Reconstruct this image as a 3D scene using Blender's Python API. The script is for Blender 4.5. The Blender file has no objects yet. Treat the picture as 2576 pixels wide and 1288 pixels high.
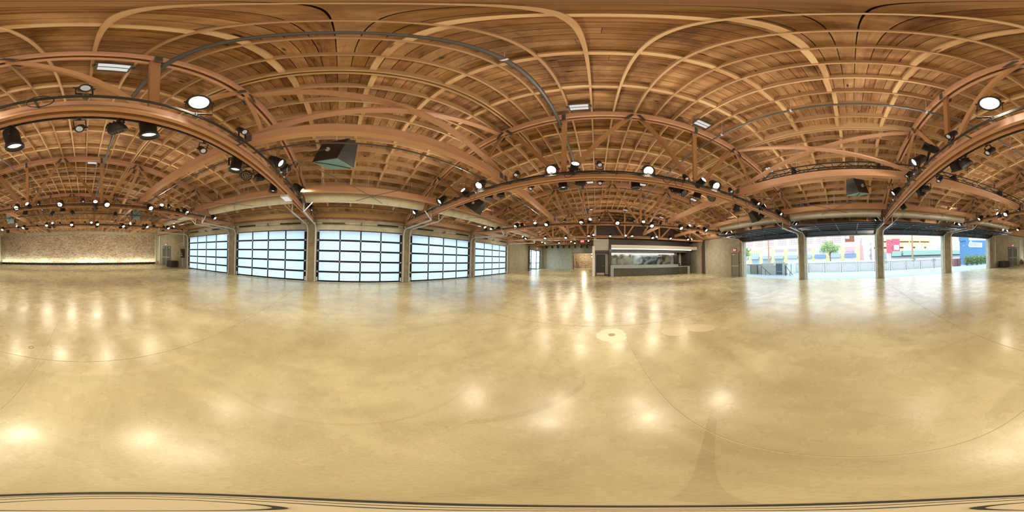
import bpy, math, random
from mathutils import Vector, Matrix
random.seed(7)
S = bpy.context.scene
COL = S.collection
PI = math.pi
def R(d): return math.radians(d)

# ------------------------------------------------------------------ camera, world, exposure
cd = bpy.data.cameras.new('camera'); cam = bpy.data.objects.new('camera', cd); COL.objects.link(cam)
cd.type = 'PANO'
cd.panorama_type = 'EQUIRECTANGULAR'
cd.clip_start = 0.02; cd.clip_end = 500
cam.matrix_world = (Matrix.Translation((0, 0, 1.7)) @ Matrix.Rotation(R(0.1024), 4, 'Z') @ Matrix.Rotation(R(-0.1752), 4, 'Y')
                    @ Matrix.Rotation(R(1.4996), 4, 'X') @ Matrix.Rotation(R(29.488), 4, 'Z') @ Matrix.Rotation(R(90), 4, 'X'))
S.camera = cam
S.view_settings.view_transform = 'Standard'
S.view_settings.look = 'None'
S.view_settings.gamma = 1.0
S.view_settings.use_curve_mapping = False
S.view_settings.exposure = EXPO = 0.0
S.cycles.max_bounces = 6; S.cycles.diffuse_bounces = 3; S.cycles.glossy_bounces = 3; S.cycles.transmission_bounces = 4; S.cycles.caustics_reflective = False; S.cycles.caustics_refractive = False
W = bpy.data.worlds.new('world'); S.world = W; W.use_nodes = True
bg = W.node_tree.nodes['Background']
bg.inputs[0].default_value = (0.78, 0.91, 1.0, 1); bg.inputs[1].default_value = SKY = 3.5
E_WARM, E_HUNG, E_HOT, E_UP = 165.0, 150.0, 75.0, 160.0     # lamp watts
WARM = (1.0, 0.875, 0.65); COOL = (1.0, 0.93, 0.80)

# ------------------------------------------------------------------ materials
def nodes(name):
    m = bpy.data.materials.new(name); m.use_nodes = True
    nt = m.node_tree; return m, nt, nt.nodes['Principled BSDF']
def plain(name, c, rough=0.5, metal=0.0, var=0.0, spec=0.5):
    m, nt, b = nodes(name)
    b.inputs['Base Color'].default_value = (*c, 1); b.inputs['Roughness'].default_value = rough
    b.inputs['Metallic'].default_value = metal; b.inputs['Specular IOR Level'].default_value = spec
    if var:
        n = nt.nodes.new('ShaderNodeTexNoise'); n.inputs['Scale'].default_value = 3.0; n.inputs['Detail'].default_value = 5
        tc = nt.nodes.new('ShaderNodeTexCoord'); nt.links.new(tc.outputs['Object'], n.inputs['Vector'])
        r = nt.nodes.new('ShaderNodeValToRGB')
        r.color_ramp.elements[0].position = 0.3; r.color_ramp.elements[1].position = 0.7
        r.color_ramp.elements[0].color = (*[x*(1-var) for x in c], 1); r.color_ramp.elements[1].color = (*[min(1, x*(1+var)) for x in c], 1)
        nt.links.new(n.outputs[0], r.inputs[0]); nt.links.new(r.outputs[0], b.inputs['Base Color'])
    return m
def emit(name, c, s):
    m = bpy.data.materials.new(name); m.use_nodes = True; nt = m.node_tree
    nt.nodes.remove(nt.nodes['Principled BSDF']); e = nt.nodes.new('ShaderNodeEmission')
    e.inputs[0].default_value = (*c, 1); e.inputs[1].default_value = s
    nt.links.new(e.outputs[0], nt.nodes['Material Output'].inputs[0]); return m
def wood(name, cols, axis, rough=0.6, grain=1.0, knots=True, var=0.5, stain=0.0):
    """Timber with the grain along AXIS, toned board by board (per object and per loose piece)."""
    m, nt, b = nodes(name); N = nt.nodes; Lk = nt.links
    tc = N.new('ShaderNodeTexCoord'); oi = N.new('ShaderNodeObjectInfo'); ge = N.new('ShaderNodeNewGeometry')
    add = N.new('ShaderNodeMath'); add.operation = 'ADD'; Lk.new(oi.outputs['Random'], add.inputs[0]); Lk.new(ge.outputs['Random Per Island'], add.inputs[1])
    fr = N.new('ShaderNodeMath'); fr.operation = 'FRACT'; Lk.new(add.outputs[0], fr.inputs[0])
    mp = N.new('ShaderNodeMapping'); sc = [9.0, 9.0, 9.0]; sc[axis] = 0.55; mp.inputs['Scale'].default_value = sc
    Lk.new(tc.outputs['Object'], mp.inputs['Vector'])
    cmb = N.new('ShaderNodeCombineXYZ'); mul = N.new('ShaderNodeMath'); mul.operation = 'MULTIPLY'; mul.inputs[1].default_value = 37.0
    Lk.new(fr.outputs[0], mul.inputs[0])
    for i in range(3): Lk.new(mul.outputs[0], cmb.inputs[i])
    Lk.new(cmb.outputs[0], mp.inputs['Location'])
    n = N.new('ShaderNodeTexNoise'); n.inputs['Scale'].default_value = 1.6; n.inputs['Detail'].default_value = 6; n.inputs['Roughness'].default_value = 0.62; n.inputs['Distortion'].default_value = 0.6
    Lk.new(mp.outputs[0], n.inputs['Vector'])
    mix = N.new('ShaderNodeMath'); mix.operation = 'MULTIPLY_ADD'; mix.inputs[1].default_value = 0.9*grain; Lk.new(n.outputs[0], mix.inputs[0])
    off = N.new('ShaderNodeMath'); off.operation = 'MULTIPLY_ADD'; off.inputs[1].default_value = var; off.inputs[2].default_value = 0.055-var/2-0.02*grain; Lk.new(fr.outputs[0], off.inputs[0])
    Lk.new(off.outputs[0], mix.inputs[2])
    r = N.new('ShaderNodeValToRGB'); el = r.color_ramp.elements
    el[0].position = 0.12; el[0].color = (*cols[0], 1); el[1].position = 0.85; el[1].color = (*cols[-1], 1)
    for i, c in enumerate(cols[1:-1]):
        e = el.new(0.12 + 0.73*(i+1)/(len(cols)-1)); e.color = (*c, 1)
    Lk.new(mix.outputs[0], r.inputs[0]); out = r.outputs[0]
    if knots:
        mp2 = N.new('ShaderNodeMapping'); s2 = [5.0, 5.0, 5.0]; s2[axis] = 1.5; mp2.inputs['Scale'].default_value = s2
        Lk.new(tc.outputs['Object'], mp2.inputs['Vector']); Lk.new(cmb.outputs[0], mp2.inputs['Location'])
        v = N.new('ShaderNodeTexVoronoi'); v.inputs['Scale'].default_value = 0.8; Lk.new(mp2.outputs[0], v.inputs['Vector'])
        kr = N.new('ShaderNodeValToRGB'); kr.color_ramp.elements[0].position = 0.05; kr.color_ramp.elements[1].position = 0.13
        Lk.new(v.outputs['Distance'], kr.inputs[0])
        mm = N.new('ShaderNodeMix'); mm.data_type = 'RGBA'; Lk.new(kr.outputs[0], mm.inputs[0])
        mm.inputs[6].default_value = (*[x*0.35 for x in cols[0]], 1); Lk.new(out, mm.inputs[7]); out = mm.outputs[2]
    if stain:
        sn = N.new('ShaderNodeTexNoise'); sn.inputs['Scale'].default_value = 0.9; sn.inputs['Detail'].default_value = 6; sn.inputs['Roughness'].default_value = 0.65; sn.inputs['Distortion'].default_value = 0.8
        Lk.new(tc.outputs['Object'], sn.inputs['Vector']); sr = N.new('ShaderNodeValToRGB'); e = sr.color_ramp.elements
        e[0].position = 0.34; e[0].color = (0.42, 0.36, 0.32, 1); e[1].position = 0.60; e[1].color = (1.12, 1.12, 1.12, 1); Lk.new(sn.outputs[0], sr.inputs[0])
        sm = N.new('ShaderNodeMix'); sm.data_type = 'RGBA'; sm.blend_type = 'MULTIPLY'; sm.inputs[0].default_value = stain; Lk.new(out, sm.inputs[6]); Lk.new(sr.outputs[0], sm.inputs[7]); out = sm.outputs[2]
    Lk.new(out, b.inputs['Base Color']); b.inputs['Roughness'].default_value = rough; b.inputs['Specular IOR Level'].default_value = 0.3
    return m
M = {}
M['plank'] = wood('plank_timber', [(0.12, 0.045, 0.018), (0.36, 0.178, 0.078), (0.47, 0.262, 0.122), (0.58, 0.355, 0.185)], 0, 0.7, 1.35, True, 0.5, 1.0)
M['joist'] = wood('joist_timber', [(0.46, 0.26, 0.13), (0.64, 0.41, 0.225), (0.75, 0.52, 0.31)], 1, 0.7, 0.7, False)
M['block'] = wood('blocking_timber', [(0.55, 0.33, 0.16), (0.72, 0.48, 0.26), (0.82, 0.60, 0.35)], 0, 0.7, 0.7)
M['chord'] = wood('truss_timber', [(0.55, 0.29, 0.175), (0.71, 0.405, 0.255), (0.79, 0.48, 0.315)], 0, 0.55, 0.6, False)
M['strut'] = wood('strut_timber', [(0.42, 0.21, 0.095), (0.57, 0.31, 0.15), (0.66, 0.38, 0.2)], 2, 0.6, 0.6, False)
M['beam'] = wood('beam_timber', [(0.56, 0.30, 0.175), (0.72, 0.415, 0.255), (0.79, 0.49, 0.31)], 1, 0.55, 0.6, False)
M['rim'] = wood('rim_timber', [(0.55, 0.33, 0.16), (0.7, 0.46, 0.25), (0.78, 0.55, 0.32)], 1, 0.6, 0.6, False)
M['black'] = plain('black_paint', (0.010, 0.010, 0.012), 0.5, 0, 0, 0.25)
M['fixture'] = plain('fixture_black', (0.022, 0.019, 0.018), 0.5)
M['steel'] = plain('dark_steel', (0.13, 0.125, 0.125), 0.45, 0.4)
M['galv'] = plain('galvanised_steel', (0.80, 0.82, 0.87), 0.35, 0.30, 0.05)
M['duct'] = plain('duct_steel', (0.84, 0.81, 0.72), 0.38, 0.22, 0.04)
M['concrete'] = plain('wall_concrete', (0.47, 0.44, 0.345), 0.8, 0, 0.15)
M['pillar_concrete'] = plain('pillar_concrete', (0.34, 0.30, 0.21), 0.8, 0, 0.2)
M['concrete_cool'] = plain('plaster_cool', (0.56, 0.62, 0.56), 0.8, 0, 0.12)
M['white'] = plain('white_paint', (0.80, 0.78, 0.72), 0.5)
M['grey_panel'] = plain('pale_grey_paint', (0.52, 0.51, 0.45), 0.6)
M['dark_brown'] = plain('dark_cladding', (0.045, 0.026, 0.022), 0.45, 0, 0.15)
M['bar_stone'] = plain('bar_stone', (0.34, 0.38, 0.39), 0.35, 0, 0.06)
M['bar_dark'] = plain('bar_front', (0.085, 0.08, 0.06), 0.25, 0.3, 0.2)
M['door_grey'] = plain('door_grey', (0.135, 0.15, 0.14), 0.45)
M['door_olive'] = plain('door_olive', (0.27, 0.27, 0.22), 0.5)
M['lens_off'] = plain('glass_lens', (0.30, 0.27, 0.25), 0.12, 0.6)
M['lens_warm'] = emit('lamp_warm', (1.0, 0.80, 0.52), 9.0)
M['lens_hot'] = emit('lamp_hot', (1.0, 0.90, 0.74), 60.0)
M['lens_cool'] = emit('lamp_cool', (0.88, 0.92, 1.0), 6.0)
M['lens_pale'] = emit('lamp_pale', (1.0, 0.90, 0.76), 3.0)
M['lens_dim'] = emit('lamp_dim', (1.0, 0.86, 0.7), 0.45)
M['led_strip'] = emit('led_strip', (1.0, 0.92, 0.84), 3.0)
M['flood_lit'] = emit('flood_panel', (1.0, 0.95, 0.90), 0.75)
M['exit_red'] = emit('exit_red', (1.0, 0.13, 0.14), 1.1)
M['exit_text'] = emit('exit_text', (1.0, 0.72, 0.66), 1.4)
M['red'] = plain('red_paint', (0.45, 0.05, 0.04), 0.4)
M['rubber'] = plain('rubber', (0.03, 0.028, 0.022), 0.6)
M['crate'] = plain('black_crate', (0.035, 0.033, 0.022), 0.55)
M['speaker'] = plain('speaker_shell', (0.030, 0.026, 0.018), 0.45)
M['speaker_daylit'] = plain('daylit_grille', (0.24, 0.42, 0.44), 0.45)  # blue daylight from the doors is put into the grille colour
M['brass'] = plain('old_brass', (0.32, 0.22, 0.10), 0.4, 0.5)
M['filler'] = plain('joint_filler', (0.62, 0.53, 0.34), 0.5)
M['patch'] = plain('levelling_patch', (0.86, 0.79, 0.56), 0.42, 0, 0.06)
M['patch_dim'] = plain('levelling_patch_tan', (0.66, 0.57, 0.36), 0.30, 0, 0.05)
# frosted garage door panes: daylight passes through
def frosted(name='frosted_pane', tc=(0.84, 0.90, 0.93), dc=(0.5, 0.55, 0.58)):
    m = bpy.data.materials.new(name); m.use_nodes = True; nt = m.node_tree; N = nt.nodes; N.remove(N['Principled BSDF'])
    t = N.new('ShaderNodeBsdfTranslucent'); t.inputs[0].default_value = (*tc, 1)
    d = N.new('ShaderNodeBsdfDiffuse'); d.inputs[0].default_value = (*dc, 1)
    g = N.new('ShaderNodeBsdfGlossy'); g.inputs['Roughness'].default_value = 0.18
    a = N.new('ShaderNodeMixShader'); a.inputs[0].default_value = 0.18; b = N.new('ShaderNodeMixShader'); b.inputs[0].default_value = 0.05
    nt.links.new(t.outputs[0], a.inputs[1]); nt.links.new(d.outputs[0], a.inputs[2])
    nt.links.new(a.outputs[0], b.inputs[1]); nt.links.new(g.outputs[0], b.inputs[2])
    nt.links.new(b.outputs[0], N['Material Output'].inputs[0]); return m
M['pane'] = frosted()
M['pane_shaded'] = frosted('shaded_pane', (0.42, 0.42, 0.46), (0.035, 0.025, 0.027))  # same frosted pane, darkened in colour for the shade under the roof
M['deck'] = plain('deck_underlay', (0.05, 0.022, 0.012), 0.9)
def clear_glass():
    m = bpy.data.materials.new('clear_glass'); m.use_nodes = True; nt = m.node_tree; N = nt.nodes; N.remove(N['Principled BSDF'])
    t = N.new('ShaderNodeBsdfTransparent'); t.inputs[0].default_value = (0.90, 0.95, 0.96, 1)
    g = N.new('ShaderNodeBsdfGlossy'); g.inputs['Roughness'].default_value = 0.03
    a = N.new('ShaderNodeMixShader'); a.inputs[0].default_value = 0.08
    nt.links.new(t.outputs[0], a.inputs[1]); nt.links.new(g.outputs[0], a.inputs[2]); nt.links.new(a.outputs[0], N['Material Output'].inputs[0]); return m
M['glass'] = clear_glass()
def floor_mat():
    m, nt, b = nodes('polished_concrete'); N = nt.nodes; L = nt.links
    tc = N.new('ShaderNodeTexCoord')
    def noise(scale, detail=6, rough=0.6, dist=0.0, stretch=None):
        n = N.new('ShaderNodeTexNoise'); n.inputs['Scale'].default_value = scale; n.inputs['Detail'].default_value = detail
        n.inputs['Roughness'].default_value = rough; n.inputs['Distortion'].default_value = dist
        if stretch:
            mp = N.new('ShaderNodeMapping'); mp.inputs['Scale'].default_value = stretch; L.new(tc.outputs['Object'], mp.inputs[0]); L.new(mp.outputs[0], n.inputs['Vector'])
        else: L.new(tc.outputs['Object'], n.inputs['Vector'])
        return n.outputs[0]
    def ramp(f, a, ca, c, cc):
        r = N.new('ShaderNodeValToRGB'); e = r.color_ramp.elements; e[0].position = a; e[0].color = (*ca, 1); e[1].position = c; e[1].color = (*cc, 1); L.new(f, r.inputs[0]); return r.outputs[0]
    base = ramp(noise(0.55, 8, 0.62, 0.4), 0.33, (0.47, 0.395, 0.225), 0.62, (0.67, 0.595, 0.365))
    def mult(c, f):
        x = N.new('ShaderNodeMix'); x.data_type = 'RGBA'; x.blend_type = 'MULTIPLY'; x.inputs[0].default_value = 1.0; L.new(c, x.inputs[6]); L.new(f, x.inputs[7]); return x.outputs[2]
    c = mult(base, ramp(noise(1.7, 5, 0.6, 1.2, (1, 0.35, 1)), 0.36, (0.86, 0.845, 0.82), 0.54, (1, 1, 1)))
    c = mult(c, ramp(noise(60, 2, 0.5), 0.3, (0.93, 0.92, 0.9), 0.6, (1.03, 1.03, 1.02)))
    # scuffs left by turning wheels: two dark arcs and fine pale scratches
    sep = N.new('ShaderNodeSeparateXYZ'); L.new(tc.outputs['Object'], sep.inputs[0])
    def mth(op, a, bb=None, cc=None):
        x = N.new('ShaderNodeMath'); x.operation = op
        for i, q in enumerate((a, bb, cc)):
            if q is None: continue
            if isinstance(q, (int, float)): x.inputs[i].default_value = q
            else: L.new(q, x.inputs[i])
        return x.outputs[0]
    def arc(cx, cy, r, w, xmin, xmax, dark):
        nonlocal c
        dx = mth('SUBTRACT', sep.outputs[0], cx); dy = mth('SUBTRACT', sep.outputs[1], cy)
        d = mth('SQRT', mth('ADD', mth('MULTIPLY', dx, dx), mth('MULTIPLY', dy, dy)))
        k = mth('LESS_THAN', mth('ABSOLUTE', mth('SUBTRACT', d, r)), w)
        k = mth('MULTIPLY', k, mth('GREATER_THAN', sep.outputs[0], xmin)); k = mth('MULTIPLY', k, mth('LESS_THAN', sep.outputs[0], xmax))
        k = mth('MULTIPLY', k, mth('GREATER_THAN', sep.outputs[1], cy if False else -50))
        x = N.new('ShaderNodeMix'); x.data_type = 'RGBA'; x.blend_type = 'MULTIPLY'; L.new(k, x.inputs[0]); L.new(c, x.inputs[6]); x.inputs[7].default_value = (*dark, 1); c = x.outputs[2]
    arc(-4.6, 3.9, 4.95, 0.035, -0.75, -0.12, (0.86, 0.85, 0.84))
    arc(5.2, -3.7, 6.4, 0.03, 0.06, 0.75, (0.87, 0.86, 0.85))
    arc(0.1, 16.8, 18.62, 0.03, -4.2, 0.3, (1.07, 1.06, 1.03))
    arc(-4.0, 0.2, 3.0, 0.015, -1.2, -0.9, (0.92, 0.9, 0.88))
    L.new(c, b.inputs['Base Color'])
    rr = ramp(noise(2.2, 5, 0.6), 0.3, (0.21,)*3, 0.7, (0.34,)*3); L.new(rr, b.inputs['Roughness'])
    b.inputs['Specular IOR Level'].default_value = 0.65
    bp = N.new('ShaderNodeBump'); bp.inputs['Strength'].default_value = 0.012; bp.inputs['Distance'].default_value = 0.02
    L.new(noise(14, 4), bp.inputs['Height']); L.new(bp.outputs[0], b.inputs['Normal'])
    return m
M['floor'] = floor_mat()
def island(name, cols, rough=0.75):
    m, nt, b = nodes(name); N = nt.nodes; ge = N.new('ShaderNodeNewGeometry'); r = N.new('ShaderNodeValToRGB'); r.color_ramp.interpolation = 'LINEAR'
    e = r.color_ramp.elements; e[0].position = 0; e[0].color = (*cols[0], 1); e[1].position = 1; e[1].color = (*cols[-1], 1)
    for i, c in enumerate(cols[1:-1]): q = e.new((i+1)/(len(cols)-1)); q.color = (*c, 1)
    nt.links.new(ge.outputs['Random Per Island'], r.inputs[0])
    tc = N.new('ShaderNodeTexCoord'); n = N.new('ShaderNodeTexNoise'); n.inputs['Scale'].default_value = 0.9; n.inputs['Detail'].default_value = 4
    nt.links.new(tc.outputs['Object'], n.inputs['Vector'])
    mm = N.new('ShaderNodeMix'); mm.data_type = 'RGBA'; mm.blend_type = 'MULTIPLY'; mm.inputs[0].default_value = 0.55
    nt.links.new(r.outputs[0], mm.inputs[6]); nt.links.new(n.outputs[0], mm.inputs[7]); nt.links.new(mm.outputs[2], b.inputs['Base Color'])
    b.inputs['Roughness'].default_value = rough; return m
M['brick'] = island('brick_pale', [(0.42, 0.20, 0.12), (0.62, 0.44, 0.28), (0.78, 0.66, 0.46), (0.55, 0.34, 0.20), (0.85, 0.78, 0.60), (0.70, 0.55, 0.36)])
M['brick_red'] = island('brick_red', [(0.33, 0.12, 0.07), (0.45, 0.19, 0.11), (0.52, 0.26, 0.16)])
M['mortar'] = plain('mortar', (0.50, 0.44, 0.33), 0.9)
M['leaf'] = island('leaf_green', [(0.18, 0.33, 0.09), (0.32, 0.49, 0.16), (0.46, 0.62, 0.26), (0.25, 0.42, 0.15)], 0.6)

# ------------------------------------------------------------------ mesh helpers
WORLD = {}
class MB:
    def __init__(s): s.v = []; s.f = []; s.sm = []; s.parts = []
    def add(s, vs, fs, smooth=False):
        b = len(s.v); s.v += [tuple(x) for x in vs]; s.parts.append((b, len(s.v))); s.f += [tuple(b+i for i in f) for f in fs]; s.sm += [smooth]*len(fs); return s
    def hexa(s, q):   # 8 corners: bottom 4 ccw, top 4 ccw
        return s.add(q, [(3, 2, 1, 0), (4, 5, 6, 7), (0, 1, 5, 4), (1, 2, 6, 5), (2, 3, 7, 6), (3, 0, 4, 7)])
    def box(s, x0, x1, y0, y1, z0, z1):
        return s.hexa([(x0, y0, z0), (x1, y0, z0), (x1, y1, z0), (x0, y1, z0), (x0, y0, z1), (x1, y0, z1), (x1, y1, z1), (x0, y1, z1)])
    def beam(s, a, b, w, h, up=(0, 0, 1)):
        a = Vector(a); b = Vector(b); d = (b-a).normalized(); u = Vector(up)
        if abs(d.dot(u)) > 0.98: u = Vector((1, 0, 0))
        r = d.cross(u).normalized()*(w/2); t = r.cross(d).normalized()*(h/2)
        return s.hexa([a-r-t, a+r-t, b+r-t, b-r-t, a-r+t, a+r+t, b+r+t, b-r+t])
    def cyl(s, a, b, r, n=12, r2=None, cap=True, smooth=True):
        a = Vector(a); b = Vector(b); d = (b-a).normalized(); u = Vector((0, 0, 1)) if abs(d.z) < 0.9 else Vector((1, 0, 0))
        x = d.cross(u).normalized(); y = d.cross(x); r2 = r if r2 is None else r2
        vs = []
        for p, q in ((a, r), (b, r2)):
            for i in range(n): t = 2*PI*i/n; vs.append(p + x*(q*math.cos(t)) + y*(q*math.sin(t)))
        fs = [(i, (i+1) % n, n+(i+1) % n, n+i) for i in range(n)]
        s.add(vs, fs, smooth)
        if cap: s.add(vs[:n], [tuple(range(n-1, -1, -1))]); s.add(vs[n:], [tuple(range(n))])
        return s
    def lathe(s, prof, n=16, smooth=True):   # profile of (r, z) about the z axis
        vs = [(r*math.cos(2*PI*i/n), r*math.sin(2*PI*i/n), z) for r, z in prof for i in range(n)]
        fs = [(j*n+i, j*n+(i+1) % n, (j+1)*n+(i+1) % n, (j+1)*n+i) for j in range(len(prof)-1) for i in range(n)]
        return s.add(vs, fs, smooth)
    def tube(s, pts, r, n=8):
        pts = [Vector(p) for p in pts]; rings = []
        for i, p in enumerate(pts):
            d = (pts[min(i+1, len(pts)-1)]-pts[max(i-1, 0)]).normalized(); u = Vector((0, 0, 1)) if abs(d.z) < 0.95 else Vector((1, 0, 0))
            x = d.cross(u).normalized(); y = d.cross(x); rings += [p + x*(r*math.cos(2*PI*k/n)) + y*(r*math.sin(2*PI*k/n)) for k in range(n)]
        m = len(pts); fs = [(j*n+k, j*n+(k+1) % n, (j+1)*n+(k+1) % n, (j+1)*n+k) for j in range(m-1) for k in range(n)]
        fs2 = [tuple(range(n-1, -1, -1)), tuple((m-1)*n+k for k in range(n))]
        s.add(rings, fs, True); s.add(rings[:n], [tuple(range(n-1, -1, -1))]); s.add(rings[-n:], [tuple(range(n))]); return s
    def mesh(s, name, off=(0, 0, 0)):
        me = bpy.data.meshes.new(name); ox, oy, oz = off
        me.from_pydata([(x-ox, y-oy, z-oz) for x, y, z in s.v], [], s.f); me.polygons.foreach_set('use_smooth', s.sm); me.update(); return me
def link(name, data, parent=None, loc=None, rot=None):
    o = bpy.data.objects.new(name, data); COL.objects.link(o)
    if parent is not None: o.parent = parent
    if loc is not None: o.location = loc
    if rot is not None: o.rotation_euler = rot
    WORLD[o] = (WORLD[parent] if parent is not None else Vector((0, 0, 0))) + Vector(loc or (0, 0, 0))
    return o
def clusters(mb):
    """Sets of the pieces of MB that lie close together."""
    bx = []
    for (a, b) in mb.parts:
        q = mb.v[a:b]; bx.append([min(c[i] for c in q) for i in range(3)]+[max(c[i] for c in q) for i in range(3)])
    n = len(bx); up = list(range(n))
    def f(i):
        while up[i] != i: up[i] = up[up[i]]; i = up[i]
        return i
    sz = [max(b[3]-b[0], b[4]-b[1], b[5]-b[2]) for b in bx]
    for i in range(n):
        for j in range(i):
            g = sum(max(0, bx[i][k]-bx[j][k+3], bx[j][k]-bx[i][k+3])**2 for k in range(3))**0.5
            if g <= max(0.02, 0.5*max(sz[i], sz[j])): up[f(i)] = f(j)
    out = {}
    for i in range(n): out.setdefault(f(i), []).append(i)
    return list(out.values())
def obj(name, mb, mat, parent=None, kind=None, label=None):
    """Link MB, whose coordinates are world coordinates, as one mesh object under PARENT (an unrotated parent); pieces that lie
    apart become parts of their own, or one part of kind stuff when they are many."""
    if parent is not None and kind is None and 1 < len(mb.parts) < 200:
        cl = clusters(mb)
        if len(cl) > 12: kind = 'stuff'
        elif len(cl) > 1:
            for c in cl:
                m = MB()
                for i in c:
                    a, b = mb.parts[i]; k0 = len(m.v)
                    m.v += mb.v[a:b]; m.parts.append((k0, len(m.v)))
                    for fc, s in zip(mb.f, mb.sm):
                        if a <= fc[0] < b: m.f.append(tuple(q-a+k0 for q in fc)); m.sm.append(s)
                me = m.mesh(name, WORLD[parent]); me.materials.append(M[mat] if isinstance(mat, str) else mat); o = link(name, me, parent)
                if label: o['label'] = label
            return o
    off = WORLD[parent] if parent is not None else Vector((0, 0, 0))
    me = mb.mesh(name, off); me.materials.append(M[mat] if isinstance(mat, str) else mat)
    o = link(name, me, parent)
    if kind: o['kind'] = kind
    if label: o['label'] = label
    return o
def root(name, loc, label, cat, group=None, kind=None):
    if not 4 <= len(label.split()) <= 16: print('LABEL', len(label.split()), label)
    o = link(name, None, None, loc); o['label'] = label; o['category'] = cat; o.empty_display_size = 0.1
    if group: o['group'] = group
    if kind: o['kind'] = kind
    return o
def tag(o, label, cat, group=None, kind=None):
    o['label'] = label; o['category'] = cat
    if group: o['group'] = group
    if kind: o['kind'] = kind
    return o
def text(name, body, size, mat, parent, loc, rot, depth=0.004):
    c = bpy.data.curves.new(name, 'FONT'); c.body = body; c.size = size; c.extrude = depth; c.align_x = 'CENTER'; c.align_y = 'CENTER'
    c.materials.append(M[mat] if isinstance(mat, str) else mat)
    t = bpy.data.objects.new(name, c); COL.objects.link(t); me = bpy.data.meshes.new_from_object(t.evaluated_get(bpy.context.evaluated_depsgraph_get()))
    bpy.data.objects.remove(t); bpy.data.curves.remove(c); o = link(name, me, parent, Vector(loc)-WORLD[parent], rot); return o
def lamp(parent, kind, wpos, direction, energy, color, radius=0.08, angle=110, blend=0.7):
    l = bpy.data.lights.new('lamp', kind); l.energy = energy; l.color = color
    if kind == 'SPOT': l.spot_size = R(angle); l.spot_blend = blend; l.shadow_soft_size = radius
    o = bpy.data.objects.new('lamp', l); COL.objects.link(o); o.parent = parent; o.location = Vector(wpos)-WORLD[parent]
    o.rotation_euler = Vector(direction).to_track_quat('-Z', 'Y').to_euler(); return o

NUM = ['first', 'second', 'third', 'fourth', 'fifth', 'sixth', 'seventh', 'eighth', 'ninth', 'tenth', 'eleventh', 'twelfth', 'thirteenth', 'fourteenth']
# ------------------------------------------------------------------ hall geometry (metres; camera at x=0, y=0)
XA, XB, XC, YBR, YF = -10.16, 12.16, 1.0, -21.5, 30.2
RAD = 24.9
def zr(x, y=0.0):       # underside of the roof boards; both end bays slope down to the end walls
    d = x-XC; z = 7.14-(RAD-math.sqrt(RAD*RAD-d*d)); a, b = yT(-2, x), yT(4, x)
    if y < a: z += (4.52-z)*min(1.05, (a-y)/(a-YBR))
    elif y > b: z += (4.52-z)*min(1.05, (y-b)/(YF-b))
    return z
def camber(x): return 3.95-0.10*min(1, abs(x-XC)/8)**2              # soffit of the bottom chords
TA = {-2: -13.9, -1: -7.9, 0: -1.82, 1: 4.33, 2: 10.6, 3: 16.75, 4: 22.9}
TB = {-2: -13.85, -1: -8.03, 0: -2.09, 1: 3.85, 2: 9.83, 3: 15.6, 4: 21.4}
def yT(k, x):
    if k <= -3: return YBR
    if k >= 5: return YF
    return TA[k] + (TB[k]-TA[k])*(x-XA)/(XB-XA)
ORD = {-2: 'first', -1: 'second', 0: 'third', 1: 'fourth', 2: 'fifth', 3: 'sixth', 4: 'seventh'}
# ------------------------------------------------------------------ floor
fl = obj('floor', MB().box(XA-0.4, XB+0.1, YBR-0.4, YF+6, -0.12, -0.006), 'filler', None, 'structure'); tag(fl, 'polished tan concrete floor slab of the hall', 'floor')
ysp = [YBR-0.1, -14.3, -8.2, -2.12, 3.96, 10.05, 16.1, 22.2, YF+5.9]
for (x0, x1) in ((XA-0.3, 0.592), (0.604, XB+0.06)):
    for i in range(len(ysp)-1):
        obj('slab', MB().box(x0, x1, ysp[i]+0.006, ysp[i+1]-0.006, -0.05, 0), 'floor', fl)
def blob(cx, cy, rx, ry, ang, z0, z1, n, jag, seed):
    rnd = random.Random(seed); top = []; bot = []; HM = [(h, rnd.random()*6.28) for h in (2, 3, 5, 7, 11, 13)]
    for i in range(n):
        t = 2*PI*i/n; k = 1+jag*0.5*(sum(math.sin(h*t+ph)/h**0.7 for h, ph in HM)/1.6); x = rx*k*math.cos(t); y = ry*k*math.sin(t)
        X = cx+x*math.cos(ang)-y*math.sin(ang); Y = cy+x*math.sin(ang)+y*math.cos(ang); top.append((X, Y, z1)); bot.append((X, Y, z0))
    return MB().add(bot+top, [tuple(range(n, 2*n))]+[(i, (i+1) % n, n+(i+1) % n, n+i) for i in range(n)])
pt = obj('patch', blob(0.33, 3.42, 0.30, 0.38, 0.2, 0, 0.0016, 96, 0.34, 1), 'patch', fl, None, 'pale ragged levelling patch around the drain')
obj('patch', blob(1.66, 3.22, 0.30, 0.24, -0.7, 0, 0.0014, 56, 0.10, 2), 'patch_dim', fl, None, 'round tan repair patch')
obj('patch', blob(2.26, 3.10, 0.36, 0.25, 2.45, 0, 0.0018, 56, 0.12, 3), 'patch_dim', fl, None, 'oval tan repair patch')
dr = obj('drain', MB().cyl((0.33, 3.44, 0.0), (0.33, 3.44, 0.004), 0.075, 24), 'brass', fl, None, 'round bronze drain cover')
dr2 = MB(); 
for i in range(20):
    a = 2*PI*i/20; b = 2*PI*(i+1)/20
    dr2.beam((0.84+0.04*math.cos(a), -2.43+0.04*math.sin(a), 0.002), (0.84+0.04*math.cos(b), -2.43+0.04*math.sin(b), 0.002), 0.012, 0.005)
obj('cleanout_ring', dr2, 'brass', fl, None, 'small brass ring set in the floor')
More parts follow.
